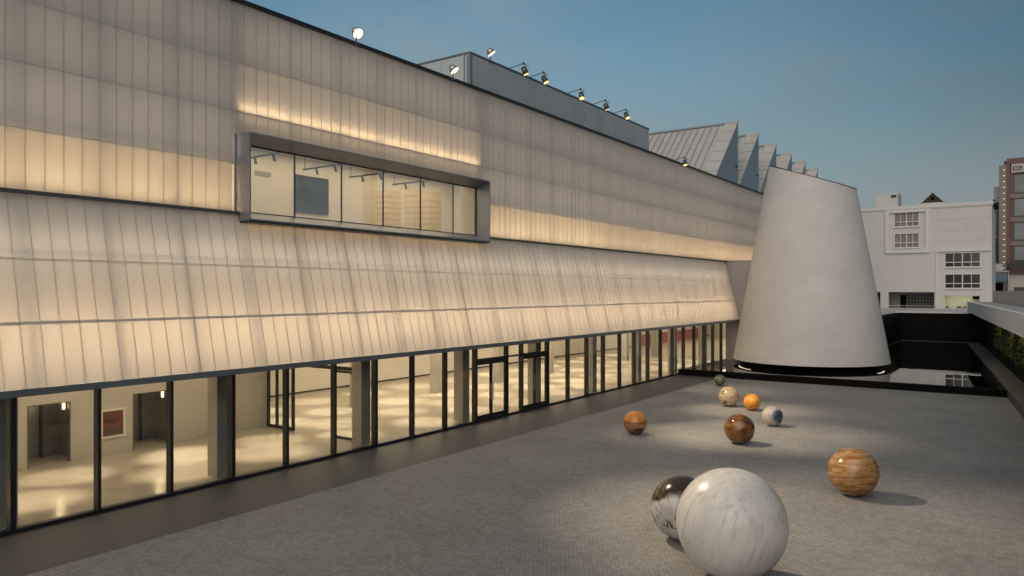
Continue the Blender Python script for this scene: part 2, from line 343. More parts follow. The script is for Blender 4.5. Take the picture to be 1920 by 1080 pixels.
WIN0, WIN1 = 13.88, 26.40                   # projecting window
k = 0
while Y0+k*PITCH < 76:
    y = Y0+k*PITCH
    if y+PITCH > WIN0+0.05 and y < WIN1-0.05: link('wall_panel', WPT, mus, (0, y, 0))
    else: link('wall_panel', WPF, mus, (0, y, 0))
    k += 1
YTOP = Y0+k*PITCH
YS = Y0

# --- carcass behind the panels
hb = MB(); hb.holes('x', -21.2, -21.1, YS, YEND, 3.62, 8.36, []); hb.build('sloping_cavity_back', CAVITY, mus)
hb = MB(); hb.holes('x', -21.4, -21.3, YS, YTOP, 8.5, 15.0, [(WIN0+.02, WIN1-.02, 8.5, 10.95)]); hb.build('upper_cavity_back', CAVITY, mus)
box('soffit', BLUEMETAL, mus, -21.08, -19.14, YS, YEND, 3.60, 3.68)
box('soffit_trim', BLUEMETAL, mus, -19.20, -19.07, YS, YEND, 3.545, 3.715)
m = MB().holes('y', 0, 1, 0, 1, 0, 1, []) if False else MB()
m.box(-21.3, -20.12, YS, WIN0-.02, 8.40, 8.49); m.box(-21.3, -20.12, WIN1+.02, YTOP, 8.40, 8.49); m.build('ledge', mat('ledge_metal', (.12, .12, .125), .5, .3), mus)
box('ledge_lining', CAVITY, mus, -21.29, -20.4, YS, WIN0-.03, 8.492, 8.51); box('ledge_lining', CAVITY, mus, -21.29, -20.4, WIN1+.03, YTOP, 8.492, 8.51)
box('parapet_coping', DARKMETAL, mus, -20.75, -20.20, YS, YTOP, 15.07, 15.19)
box('roof_slab', GREYCLAD, mus, -60, -20.76, YS, 108, 14.9, 15.06)
box('end_wall', GREYCLAD, mus, -60, -20.4, YS-.3, YS-.01, 0, 15.05)
m = MB(); m.prism([(B[0]-.03, B[1]-.06), (T[0]-.03, T[1]+.03), (-21.08, T[1]+.03), (-21.08, B[1]-.06)], YEND+.01, YEND+.07); m.build('sloping_end_cheek', DARKMETAL, mus)
# ribs and rails behind the sheets (seen as soft shadows through them)
yy = 7.75-2.07*9
while yy < YEND-.2:
    w = 0.045; o = 0.10; q = lambda s_, off: (B[0]+dx*s_-nx*off, B[1]+dz*s_-nz_*off)
    MB().prism([q(0.01, o), q(0.995, o), q(0.995, o+.12), q(0.01, o+.12)], yy-w, yy+w).build('rib', CAVITY, mus)
    yy += 2.07
for zz in (5.2, 6.82):
    s_ = (zz-B[1])/dz; c = (B[0]+dx*s_-nx*.07, zz-nz_*.07)
    MB().prism([(c[0], c[1]-.022), (c[0], c[1]+.022), (c[0]-.06, c[1]+.022), (c[0]-.06, c[1]-.022)], YS, YEND).build('rail', CAVITY, mus)
yy = 7.75-2.07*9
while yy < YTOP-.2:
    z0 = 10.97 if WIN0-.1 < yy < WIN1+.1 else 8.52
    box('rib', CAVITY, mus, -20.56, -20.46, yy-.045, yy+.045, z0, 15.0); yy += 2.07
for zz, dep in ((10.03, 0.94), (11.66, 0.94), (13.2, 0.5)):
    for a, b_ in (((YS, WIN0-.07), (WIN1+.07, YTOP)) if zz < 10.9 else ((YS, WIN0-.07), (WIN0+.03, WIN1-.03), (WIN1+.07, YTOP))):
        box('rail', CAVITY, mus, -20.345-dep, -20.345, a, b_, zz-.03, zz+.03)
for zz in (10.03, 11.66, 13.2):
    for a, b_ in (((YS, WIN0-.05), (WIN1+.05, YTOP)) if zz < 10.9 else ((YS, YTOP),)):
        box('joint_strip', mat('joint_strip', (.58, .545, .515), .6), mus, XU+.001, XU+.006, a, b_, zz-.008, zz+.008)
for yy in (WIN0-.04, WIN1+.04):
    box('baffle', CAVITY, mus, -21.29, -20.345, yy-.025, yy+.025, 8.52, 14.9)
# cove strips inside the facade, plus added fill lamps that brighten the panels
for i in range(-3, 9):
    yc = 4.9+6.21*i+1.1; L_ = 6.15
    area('cove_fill_light', (-20.80, yc, 4.45), (1, 0, 0.2), L_, 0.10, 98*random.uniform(.93, 1.07), (1.0, 0.76, 0.48), mus)
    area('cove_fill_light', (-20.72, yc, 7.0), (1, 0, 0.1), L_, 0.3, 24, FILL, mus)
segs = [(YS+.2, -4.2), (-4.1, 3.6), (3.7, 9.6), (9.7, WIN0-.2)]; y = WIN1+.25
while y < YTOP-1: segs.append((y, min(y+5.9, YTOP-.1))); y += 6.0
for a, b_ in segs:
    area('cove_fill_light', (-20.78, (a+b_)/2, 8.58), (0.25, 0, 1), b_-a, 0.10, 5.2*(b_-a)*random.uniform(.75, 1.35), WARM, mus)
    area('cove_fill_light', (-21.27, (a+b_)/2, 9.35), (1, 0, 0.1), b_-a, 0.8, 2.3*(b_-a)*random.uniform(.9, 1.12), WARM, mus)
    area('cove_fill_light', (-21.27, (a+b_)/2, 10.9), (1, 0, 0.1), b_-a, 0.9, 2.6*(b_-a), FILL, mus); area('cove_fill_light', (-21.27, (a+b_)/2, 12.45), (1, 0, 0.1), b_-a, 0.9, 2.0*(b_-a), FILL, mus); area('cove_fill_light', (-21.27, (a+b_)/2, 14.1), (1, 0, 0.1), b_-a, 0.9, 1.75*(b_-a), FILL, mus)
for i in range(2):
    a = WIN0+.1+i*6.2; area('cove_fill_light', (-20.50, a+3.05, 11.73), (0.5, 0, 1), 6.05, 0.05, 26, WARM, mus); area('cove_fill_light', (-20.50, a+3.05, 11.58), (0.6, 0, -1), 6.05, 0.04, 5, WARM, mus); area('cove_fill_light', (-21.25, a+3.05, 11.3), (1, 0, 0), 6.05, 0.4, 3.5, FILL, mus); area('cove_fill_light', (-21.27, a+3.05, 14.1), (1, 0, 0.1), 6.05, 0.9, 12, FILL, mus); area('cove_fill_light', (-21.27, a+3.05, 12.5), (1, 0, 0.1), 6.05, 0.9, 11, FILL, mus)

# --- roof box
RX, RY0, RY1, RZ = -20.9, 26.42, 45.85, 16.93
rb = MB().box(-36, RX, RY0, RY1, 15.06, RZ).build('roof_box', GREYCLAD, mus)
cw = (RY1-RY0)/18
cl = MB().box(RX, RX+.03, 0.010, cw-.010, 15.08, RZ-.04).mesh('cladding_panel', GREYCLAD)
for i in range(18): link('cladding_panel', cl, rb, (0, RY0+i*cw, 0))
cl2 = MB().box(0.012, 1.488, RY0-.03, RY0, 15.08, RZ-.04).mesh('cladding_panel', GREYCLAD)
for i in range(9): link('cladding_panel', cl2, rb, (RX-1.5*(i+1)-.15, 0, 0))
box('corner_post', FRAMEMETAL, rb, RX-.13, RX+.045, RY0-.045, RY0+.13, 15.07, RZ-.02)
box('roof_edge', BLUEMETAL, rb, -36.02, RX+.06, RY0-.06, RY1+.02, RZ-.02, RZ+.055)
MB().tube((RX-.3, RY0-.07, 15.1), (RX-.3, RY0-.07, RZ-.05), .03, n=8).build('downpipe', FRAMEMETAL, rb)
box('roof_cabin', BLUEMETAL, mus, -25, -21.5, 10.5, 14.75, 15.06, 15.9)

# --- saw-tooth roof lights
XG = -24.0
def tooth(y_ap, first):
    yb, zb, za = y_ap-8.3, 15.1, 23.1
    t = MB().prism([(yb, zb), (y_ap, za), (y_ap, zb)], -52, XG, axis='x').build('sawtooth_roof', [GABLE], mus)
    ly, lz = y_ap-yb, za-zb; L_ = math.hypot(ly, lz); ny, nz2 = -lz/L_, ly/L_
    q = lambda s_, off: (yb+ly*s_+ny*off, zb+lz*s_+nz2*off)
    def slab(x0, x1, o0, o1, s0=0.0, s1=1.0):
        return MB().prism([q(s0, o0), q(s1, o0), q(s1, o1), q(s0, o1)], x0, x1, axis='x')
    slab(-52, XG-.02, .002, .05).build('roof_sheet', ROOFCLAD, t)
    sm = slab(-.03, .03, .05, .13, 0, .985).mesh('standing_seam', mat('seam_metal', (0.34, 0.33, 0.32), 0.5, 0.2))
    for i in range(34 if first else 8): link('standing_seam', sm, t, (XG-1.9-i*.72, 0, 0))
    n_ = 7
    fm = slab(-.62, .62, .055, .12, 0.004, 1/n_-.004).mesh('flashing_panel', mat('flashing', (0.58, 0.57, 0.55), 0.5, 0.1, vary=.05, rand=.05))
    for i in range(n_): link('flashing_panel', fm, t, (XG-.6, ly*i/n_, lz*i/n_))
    MB().prism([(y_ap-.25, za-.02), (y_ap+.05, za+.06), (y_ap+.05, za+.22), (y_ap-.25, za+.12)], -52, XG-1.3, axis='x').build('ridge_cap', GABLE, t)
    MB().prism([(y_ap-.5, za-.35), (y_ap+.06, za+.10), (y_ap+.06, za+.26), (y_ap-.5, za-.15)], XG-1.3, XG+.04, axis='x').build('ridge_cap', ROOFCLAD, t)
    box('roof_vent', DARKMETAL, t, XG, XG+.1, y_ap-.75, y_ap-.35, 18.55, 18.7)
for i in range(6): tooth(74.2+6.95*i, i == 0)

# --- projecting window
win = MB(); XF, XGL = -19.64, -20.40
zo0, zo1, zi0, zi1 = 8.20, 10.93, 8.52, 10.66
yo0, yo1, yi0, yi1 = WIN0, 26.30, WIN0+.35, 26.24
OF = [(XF, yo0, zo0), (XF, yo1, zo0), (XF, yo1, zo1), (XF, yo0, zo1)]
t_ = 0.05
OI = [(XF, yo0+t_, zo0+t_), (XF, yo1-t_, zo0+t_), (XF, yo1-t_, zo1-t_), (XF, yo0+t_, zo1-t_)]
GI = [(XGL, yi0, zi0), (XGL, yi1, zi0), (XGL, yi1, zi1), (XGL, yi0, zi1)]
BK = [(-20.5, a[1], a[2]) for a in OF]
for a in range(4):
    b_ = (a+1) % 4
    win.face([OF[a], OF[b_], OI[b_], OI[a]]); win.face([OI[a], OI[b_], GI[b_], GI[a]]); win.face([BK[b_], BK[a], OF[a], OF[b_]][::-1] if False else [OF[b_], OF[a], BK[a], BK[b_]])
win = win.build('projecting_window', FRAMEMETAL, mus)
box('drip_trim', DARKMETAL, win, -20.3, -19.66, yo0+.02, yo1-.05, 8.14, 8.195)
mull = [WIN0+.37, 16.2, 18.29, 20.4, 22.54, 24.63, yi1]
for a, b_ in zip(mull[:-1], mull[1:]):
    box('pane', WGLASS, win, XGL-.012, XGL, a+.008, b_-.008, zi0+.01, zi1-.01)
for y in mull[1:-1]: box('mullion', DARKMETAL, win, XGL-.05, XGL+.006, y-.017, y+.017, zi0, zi1)
box('glazing_bead', DARKMETAL, win, XGL-.05, XGL+.02, yi0, yi1, zi1-.03, zi1+.01); box('glazing_bead', DARKMETAL, win, XGL-.05, XGL+.02, yi0, yi1, zi0-.01, zi0+.02)
box('glazing_bead', DARKMETAL, win, XGL-.05, XGL+.02, yi1-.05, yi1+.01, zi0+.02, zi1-.03)
for i in range(2): area('added_leak_light', (-20.0, WIN0+3.2+i*6.2, 8.125), (-.5, 0, -1), 6.0, .04, 2.2, (1.0, .58, .2), mus)  # added strip, stands in for light leaking out of the cavity under the frame
# gallery room behind it
GALW = mat('gallery_wall', (0.80, 0.74, 0.62), 0.9, vary=.02)
box('gallery_wall', GALW, mus, -25.1, -25.0, WIN0-1, 32, 8.3, 11.6)
box('gallery_wall', GALW, mus, -24.99, -21.42, 30.0, 30.1, 8.3, 11.6)
box('gallery_wall', GALW, mus, -24.99, -21.42, WIN0-.5, WIN0-.4, 8.3, 11.6)
box('gallery_floor', GALW, mus, -25, -20.5, WIN0-.4, 30, 8.36, 8.5) if False else None
box('gallery_floor', CONCRETE, mus, -24.99, -21.42, WIN0-.39, 29.99, 8.2, 8.44)
box('gallery_ceiling', GALW, mus, -25.1, -21.42, WIN0-1, 32, 11.62, 11.7)
m = MB(); m.box(-21.42, -20.42, WIN0+.02, WIN1-.02, 10.96, 11.0); m.box(-21.42, -20.5, WIN0+.02, WIN1-.02, 8.3, 8.42); m.box(-21.42, -20.5, WIN0-.01, WIN0+.02, 8.42, 10.96); m.box(-21.42, -20.5, WIN1-.03, WIN1, 8.42, 10.96); m.build('window_lining', GALW, mus)
area('gallery_light', (-23.2, 22, 11.55), (0, 0, -1), 14, 2.5, 330, CREAM, mus)
box('wall_vent', mat('vent_grey', (.35, .33, .3), .6), mus, -25.0, -24.97, 17.9, 18.65, 10.60, 10.78)

# --- ground floor glazing
gw = box('glass_wall', DARKMETAL, mus, -20.70, -20.50, YS, 59.35, 0.0, 0.10)
box('head_rail', DARKMETAL, gw, -20.70, -20.52, YS, 59.35, 3.50, 3.60)
ML = [-10.88, -8.81, -6.74, -4.67, -2.60, -0.53, 1.54, 3.61, 5.68, 7.75, 9.81, 11.86, 13.90, 15.98, 18.08, 20.12, 22.22, 24.29, 26.40, 28.86, 30.14, 32.55, 34.66, 36.75, 38.75, 40.90, 42.98, 45.02, 47.08, 49.14, 51.20, 53.30, 55.35, 57.35, 59.32]
HEAVY = {-10.88, -4.67, 1.54, 7.75, 13.90, 20.12, 26.40, 32.55, 38.75, 45.02, 51.20, 57.35}
for y in ML:
    w = .065 if y in HEAVY else .045
    box('mullion', DARKMETAL, gw, -20.72, -20.48, y-w, y+w, 0.02, 3.598)
for a, b_ in zip([YS]+ML[:-1], ML):
    if (a, b_) in ((26.40, 28.86), (30.14, 32.55)):       # double doors with a transom light
        box('pane', GLASS, gw, -20.606, -20.594, a+.06, b_-.06, 2.92, 3.5)
        dr = box('door', DARKMETAL, gw, -20.68, -20.50, a+.05, b_-.05, 2.70, 2.90)
        mid = (a+b_)/2
        for c, d_ in ((a+.07, mid-.005), (mid+.005, b_-.07)):
            fr = MB(); s_ = .075
            fr.box(-20.64, -20.56, c, c+s_, .11, 2.69); fr.box(-20.64, -20.56, d_-s_, d_, .11, 2.69); fr.box(-20.64, -20.56, c+s_, d_-s_, 2.60, 2.69); fr.box(-20.64, -20.56, c+s_, d_-s_, .11, .28)
            fr.build('leaf_frame', DARKMETAL, dr)
            box('pane', GLASS, dr, -20.606, -20.594, c+s_, d_-s_, .28, 2.60)
        MB().tube((-20.52, mid-.09, .95), (-20.52, mid-.09, 1.75), .018, n=8).build('handle', FRAMEMETAL, dr)
        MB().tube((-20.52, mid+.09, .95), (-20.52, mid+.09, 1.75), .018, n=8).build('handle', FRAMEMETAL, dr)
    elif (a, b_) == (28.86, 30.14):
        box('pane', GLASS, gw, -20.606, -20.594, a+.04, b_-.04, .10, 2.80); box('pane', GLASS, gw, -20.606, -20.594, a+.04, b_-.04, 2.88, 3.5)
        box('transom', DARKMETAL, gw, -20.66, -20.54, a+.04, b_-.04, 2.80, 2.88)
    else:
        box('pane', GLASS, gw, -20.606, -20.594, a+.04, b_-.04, .10, 3.5)
for i, y in enumerate(sorted(HEAVY)):
    box('column', CONCRETE, mus, -21.75, -21.22, y-.1, y+.38, 0.0, 4.6)
    MB().prism([(y-.1, 4.6), (y-.1, 3.3), (y-.45, 3.75), (y-.45, 4.6)], -21.75, -21.22, axis='x').build('column_bracket', CONCRETE, mus)
for y in (26.6, 32.85, 39.1, 45.4, 51.6, 57.8, 64.0): box('column', CONCRETE, mus, -28.8, -28.3, y-.25, y+.25, 0.0, 4.6)
# interior
FLOOR = mat('polished_floor', (0.46, 0.41, 0.335), 0.22, vary=.10, scale=.9, spec=.5)
struct(MB().box(-36, -20.70, YS, 96, -0.3, 0.005).build('floor', FLOOR))
box('interior_wall', INWHITE, mus, -35.2, -35.0, 20.4, 96, 0.09, 4.6); box('skirting', DARKMETAL, mus, -35.05, -34.99, 20.4, 96, 0.006, 0.09)
box('interior_wall', INWHITE, mus, -35.2, -21.2, 96, 96.2, 0.006, 4.6)
box('ceiling', INWHITE, mus, -35.2, -21.2, YS, 96.2, 4.6, 4.7)
box('interior_wall', INWHITE, mus, -36, -20.7, YS+.01, YS+.2, 0.006, 4.6)
GREYIN = mat('lobby_wall', (0.56, 0.53, 0.48), 0.8, vary=.03)
lw = MB().holes('x', -27.75, -27.6, YS+.2, 20.3, 0.006, 4.6, [(10.86, 12.22, 0.006, 2.12), (14.43, 15.85, 0.006, 2.12)]).build('lobby_wall', GREYIN, mus)
box('lobby_wall_return', GREYIN, mus, -35, -27.6, 20.3, 20.45, 0.006, 4.6)
STEEL = mat('brushed_steel', (0.36, 0.34, 0.31), 0.35, 0.7, vary=.05)
for a, b_ in ((10.86, 12.22), (14.43, 15.85)):
    nic = MB(); nic.box(-29.3, -29.2, a-.3, b_+.3, .01, 2.5); nic.box(-29.2, -27.76, a-.32, a-.3, .01, 2.5); nic.box(-29.2, -27.76, b_+.3, b_+.32, .01, 2.5); nic.box(-29.2, -27.76, a-.3, b_+.3, 2.4, 2.5)
    nc = nic.build('lift_lobby', STEEL, mus)
    box('door_post', DARKMETAL, nc, -29.19, -29.1, b_-.35, b_-.27, .01, 2.39)
    tr = MB(); tr.box(-27.76, -27.58, a-.0, a+.03, .01, 2.12); tr.box(-27.76, -27.58, b_-.03, b_, .01, 2.12); tr.box(-27.76, -27.58, a+.03, b_-.03, 2.09, 2.12); tr.build('door_lining', mat('lining', (.16, .15, .14), .4, .5), nc)
    box('lobby_lamp', mat('lamp_glow', (.9, .8, .6), .5, emit=(1, .72, .35), estr=4), nc, -27.95, -27.88, b_-.12, b_-.05, 1.82, 2.06)
    area('lobby_lamp_light', (-27.92, b_-.2, 1.95), (0, -1, -.3), .1, .2, 7, WARM, mus, along=(1, 0, 0))
# glazed partition across the hall, doors standing open
gp = MB(); Yp = 20.4
def gframe(x0, x1, z0, z1, s_=.09, ya=-.05, yb=.05):
    m = MB(); m.box(x0, x0+s_, Yp+ya, Yp+yb, z0, z1); m.box(x1-s_, x1, Yp+ya, Yp+yb, z0, z1); m.box(x0+s_, x1-s_, Yp+ya, Yp+yb, z1-s_, z1); m.box(x0+s_, x1-s_, Yp+ya, Yp+yb, z0, z0+s_); return m
pt = gframe(-23.35, -21.72, .02, 2.78).build('glass_partition', DARKMETAL, mus)
box('pane', GLASS, pt, -23.25, -21.82, Yp-.006, Yp+.006, .11, 2.69)
pd = gframe(-27.55, -25.75, .02, 2.78, .12).build('folding_door', DARKMETAL, pt); box('pane', GLASS, pd, -27.43, -25.87, Yp-.006, Yp+.006, .14, 2.66)
box('stile', DARKMETAL, pd, -26.95, -26.85, Yp-.05, Yp+.05, .14, 2.66)
box('head_beam', DARKMETAL, pt, -27.6, -21.72, Yp-.06, Yp+.06, 2.80, 2.95)
# interior lights
for i in range(-4, 15):
    for xx in (-22.9, -25.2, -28.2, -31.6):
        y = 5.5+3.9*i+(1.6 if xx in (-25.2, -31.6) else 0)
        if xx < -27 and y < 20.6: continue
        spot('ceiling_spot', (xx, y, 4.5), (xx+random.uniform(-.3, .3), y+random.uniform(-.3, .3), 0), random.uniform(800, 1700), CREAM, random.uniform(38, 50), .8, .06, mus)
area('hall_fill_light', (-24.5, 4, 4.55), (0, 0, -1), 30, 3, 470, CREAM, mus)  # added broad fill lamps for the hall, no panel fittings up there
area('hall_fill_light', (-28, 40, 4.55), (0, 0, -1), 36, 6, 1750, CREAM, mus)
area('hall_fill_light', (-28, 78, 4.55), (0, 0, -1), 30, 6, 1200, CREAM, mus)
# low block joining the museum to the cone
box('link_block', mat('link_render', (0.36, 0.34, 0.35), .7, vary=.05, scale=.6), mus, -20.28, -13.5, 59.5, 66, 0.0, 8.44)
box('link_coping', FRAMEMETAL, mus, -20.28, -13.5, 59.46, 66.05, 8.44, 8.5)
m = MB(); m.box(-60, -20.4, YTOP+.01, 108, 0, 14.9); 
box('north_wing', GREYCLAD, mus, -36.5, -20.5, 96.3, 108, 0, 14.88)
box('rear_wing', GREYCLAD, mus, -60, -36.5, YS, 108, 0, 14.88)
box('north_wall', GREYCLAD, mus, -21.1, -20.75, YTOP+.05, 96.3, 0, 14.88)

# ================================================================== CONICAL TOWER
CX, CY, CR, CZ, CS = -13.72, 59.43, 5.61, 0.72, 0.178
tow = thing('conical_tower', 'white truncated cone tower with a slanted top standing in the black pond', 'tower', (CX, CY, 0.3))
CONE = brick_mat('cone_tiles', (0.61, 0.598, 0.58), (0.635, 0.622, 0.605), (0.585, 0.572, 0.555), 1.2, 0.40, 0.010, rough=0.6, bump=0.06, vary=0.065, vscale=0.45, uv=True)
rv = Vector((math.cos(R(13)), math.sin(R(13)))); fv = Vector((math.sin(R(13)), -math.cos(R(13))))
rad = lambda z: CR-CS*(z-CZ)
def ztop(th):
    z = 14.8
    for _ in range(12):
        p = Vector((math.cos(th), math.sin(th)))*rad(z); z = 14.79-0.341*p.dot(rv)-0.116*p.dot(fv)
    return z
NS, NR = 144, 40
bm = bmesh.new(); uvl = bm.loops.layers.uv.new('UVMap'); rows = []
for j in range(NR+1):
    row = []
    for i in range(NS):
        th = 2*math.pi*i/NS; zt = ztop(th); z = CZ+(zt-CZ)*j/NR; r = rad(z)
        row.append(bm.verts.new((CX+r*math.cos(th), CY+r*math.sin(th), z)))
    rows.append(row)
for j in range(NR):
    for i in range(NS):
        i2 = (i+1) % NS
        f = bm.faces.new((rows[j][i], rows[j][i2], rows[j+1][i2], rows[j+1][i])); f.smooth = True
        for lp, (uu, vv) in zip(f.loops, ((i, j), (i+1, j), (i+1, j+1), (i, j+1))):
            lp[uvl].uv = (uu/NS*2*math.pi*4.5, lp.vert.co.z)
me = bpy.data.meshes.new('shell'); bm.to_mesh(me); bm.free(); me.materials.append(CONE)
link('shell', me, tow)
m = MB()                                             # parapet inside face + roof deck
ins = [(CX+(rad(ztop(2*math.pi*i/NS))-.3)*math.cos(2*math.pi*i/NS), CY+(rad(ztop(2*math.pi*i/NS))-.3)*math.sin(2*math.pi*i/NS), ztop(2*math.pi*i/NS)-.25) for i in range(NS)]
out = [(CX+rad(ztop(2*math.pi*i/NS))*math.cos(2*math.pi*i/NS), CY+rad(ztop(2*math.pi*i/NS))*math.sin(2*math.pi*i/NS), ztop(2*math.pi*i/NS)) for i in range(NS)]
m.face(ins); m.build('roof_deck', GREYCLAD, tow)
m = MB()
for i in range(NS):
    i2 = (i+1) % NS
    up = lambda p, h: (p[0], p[1], p[2]+h)
    ex = lambda p, k_: (CX+(p[0]-CX)*k_, CY+(p[1]-CY)*k_, p[2])
    a, b_ = ex(out[i], 1.006), ex(out[i2], 1.006)
    m.face([a, b_, up(b_, .06), up(a, .06)]); m.face([up(a, .06), up(b_, .06), up(ins[i2], .31), up(ins[i], .31)]); m.face([up(ins[i2], .31), ins[i2], ins[i], up(ins[i], .31)])
m.build('rim_coping', mat('rim_metal', (.16, .155, .15), .5, .3), tow)
m = MB(); 
m.tube((CX, CY, CZ-.001), (CX, CY, CZ-.04), CR-.02, CR-.06, n=96, caps=True); m.build('base_ring', mat('base_ring_metal', (.03, .03, .03), .5, .3), tow)
MB().tube((CX, CY, 0.0), (CX, CY, CZ-.041), CR-1.1, n=72).build('plinth', BLACK, tow)
def led_arc(t0, t1, n=24):
    m = MB()
    for i in range(n):
        a, b_ = t0+(t1-t0)*i/n, t0+(t1-t0)*(i+1)/n
        P = lambda th, r, z: (CX+r*math.cos(th), CY+r*math.sin(th), z)
        z0, z1, r0, r1 = CZ-.062, CZ-.042, CR-.52, CR-.42
        m.face([P(a, r1, z0), P(b_, r1, z0), P(b_, r1, z1), P(a, r1, z1)]); m.face([P(a, r0, z0), P(b_, r0, z0), P(b_, r1, z0), P(a, r1, z0)])
    m.build('led_strip', mat('led_glow', (.9, .85, .75), .5, emit=(1, .84, .58), estr=1.6), tow)
cv = math.atan2(-CY, -CX)
led_arc(cv+R(62), cv+R(84)); led_arc(cv-R(88), cv-R(52))

# ================================================================== POND
kb = thing('pond_kerb', 'low black stone kerb along the front of the reflecting pond', 'kerb', (-10.7, 50, 0))
nK = 14; XA, XB = -20.46, LX(50)
for i in range(nK):
    a = XA+(XB-XA)*i/nK; b_ = XA+(XB-XA)*(i+1)/nK
    box('kerb_stone', BLACK, kb, a+.002, b_-.002, 49.9, 50.35, -.05, .41)
m_, n, l = nodes_of('pond_water'); b = n['Principled BSDF']; b.inputs['Base Color'].default_value = (.006, .007, .008, 1); b.inputs['Roughness'].default_value = .015; b.inputs['IOR'].default_value = 1.42
t = n.new('ShaderNodeTexCoord'); mpn = n.new('ShaderNodeMapping'); mpn.inputs['Scale'].default_value = (1, .5, 1); l.new(t.outputs['Object'], mpn.inputs[0])
no = n.new('ShaderNodeTexNoise'); no.inputs['Scale'].default_value = 1.1; no.inputs['Detail'].default_value = 3; l.new(mpn.outputs[0], no.inputs['Vector'])
bp = n.new('ShaderNodeBump'); bp.inputs['Strength'].default_value = .012; bp.inputs['Distance'].default_value = .1; l.new(no.outputs['Fac'], bp.inputs['Height']); l.new(bp.outputs[0], b.inputs['Normal'])
w = MB(); w.face([(-20.47, 50.34, .38), (LX(50.34), 50.34, .38), (LX(94), 94, .38), (-20.47, 94, .38)]); struct(w.build('pond_water', m_))
# black walls round the far end
bw = thing('boundary_wall', 'black wall closing the far end of the pond below the white house', 'wall', (-8.5, 94, 0))
box('wall', BLACKWALL, bw, -12.1, LX(94)+8, 94, 94.6, 0, 3.55); box('coping', mat('white_coping', (.72, .70, .67), .6, vary=.03), bw, -12.3, LX(94)+8, 93.92, 94.75, 3.55, 3.72)
box('side_wall', BLACKWALL, bw, -12.3, -11.8, 64, 94, 0, 3.55)
box('waterline_trim', mat('waterline', (.10, .10, .10), .5), bw, -11.8, LX(94), 93.95, 93.999, .385, .42); box('waterline_trim', mat('waterline', (0, 0, 0)), bw, -11.799, -11.76, 64, 93.95, .385, .42)

# ================================================================== RIGHT-HAND COVERED WALK (skewed about 6 degrees to the museum)
ANG = math.atan(0.1011)
wk = thing('covered_walkway', 'white flat canopy with a deep fascia over a dark walkway along the plaza', 'canopy', (-0.9, 50, 0))
wk.rotation_euler = (0, 0, ANG)
def skew(mb):      # local (across, along, z) -> world
    c, s_ = math.cos(ANG), math.sin(ANG)
    mb.v = [(-0.9+x*c-y*s_, 50+x*s_+y*c, z) for x, y, z in mb.v]; return mb
WHITEC = mat('white_render', (0.86, 0.86, 0.85), .65, vary=.05, scale=.5, stretch=(1, 1, .4))
skew(MB().box(0.0, .25, -80, 43.5, 3.80, 4.9)).build('fascia', WHITEC, wk)
skew(MB().box(.25, 9, -80, 43.5, 4.60, 4.86)).build('roof_slab', mat('roof_membrane', (.42, .41, .40), .8, vary=.08, scale=.4), wk)
skew(MB().box(.25, 9, -80, 43.5, 3.84, 3.9)).build('ceiling', mat('dark_ceiling', (.05, .05, .05), .7), wk)
skew(MB().box(1.28, 1.6, -80, 43.5, 0.45, 3.83)).build('back_wall', BLACKWALL, wk)
skew(MB().box(1.15, 1.279, -80, 26, 0.45, 1.45)).build('planter', BLACKWALL, wk)
wkf = struct(skew(MB().box(0.0, 1.2, -80, 44, -0.3, 0.45)).build('walkway', mat('walkway_grey', (.070, .072, .072), .55, vary=.12, scale=.6)))
pw = skew(MB().box(2.35, 2.6, -20, 43.3, 4.88, 6.02)).build('parapet_wall', mat('peach_render', (.62, .52, .47), .75, vary=.05, scale=.8))
tag(pw, 'pale peach parapet wall on top of the flat canopy roof', 'wall')
# ivy on the back wall
iv = thing('climbing_ivy', 'dense green and yellow ivy climbing the black wall under the white canopy', 'ivy', (1.0, 60, 1.4))
ms = [mat('ivy_dark', (.035, .062, .015), .5, rand=.1), mat('ivy_mid', (.075, .11, .022), .5), mat('ivy_yellow', (.17, .15, .025), .5)]
iv_m = MB(); rnd = random.Random(3)
for i in range(9000):
    y = rnd.uniform(-12, 25.2); z = rnd.uniform(1.35, 3.75); x = 1.27-abs(rnd.gauss(0, .13)); 
    if y > 24.2 and rnd.random() < .5: continue
    s_ = rnd.uniform(.05, .10); u = Vector((rnd.gauss(-.6, .5), rnd.gauss(0, .6), rnd.gauss(.3, .5))).normalized(); a = u.orthogonal().normalized(); b_ = u.cross(a)
    c = Vector((x, y, z)); iv_m.face([c-a*s_, c-b_*s_*.6+u*.01, c+a*s_*1.15, c+b_*s_*.6+u*.01], 0 if rnd.random() < .5 else (1 if rnd.random() < .65 else 2))
skew(iv_m).build('foliage', ms, iv)
stm = MB()
for i in range(40):
    y = -11+i*.9; z = 1.3; x = 1.26
    for k in range(5):
        y2, z2 = y+rnd.uniform(-.2, .2), z+.48; stm.tube((x, y, z), (x, y2, z2), .012, n=5); y, z = y2, z2
skew(stm).build('stem', mat('ivy_stem', (.09, .06, .035), .8), iv)
c, s_ = math.cos(ANG), math.sin(ANG)
for yl in (-6, 2, 10, 18):
    area('ivy_light', (-0.9+.55*c-yl*s_, 50+.55*s_+yl*c, 3.80), (.8, 0, -1), 5, .1, 20, (1, .76, .36), wk, along=(-s_, c, 0))

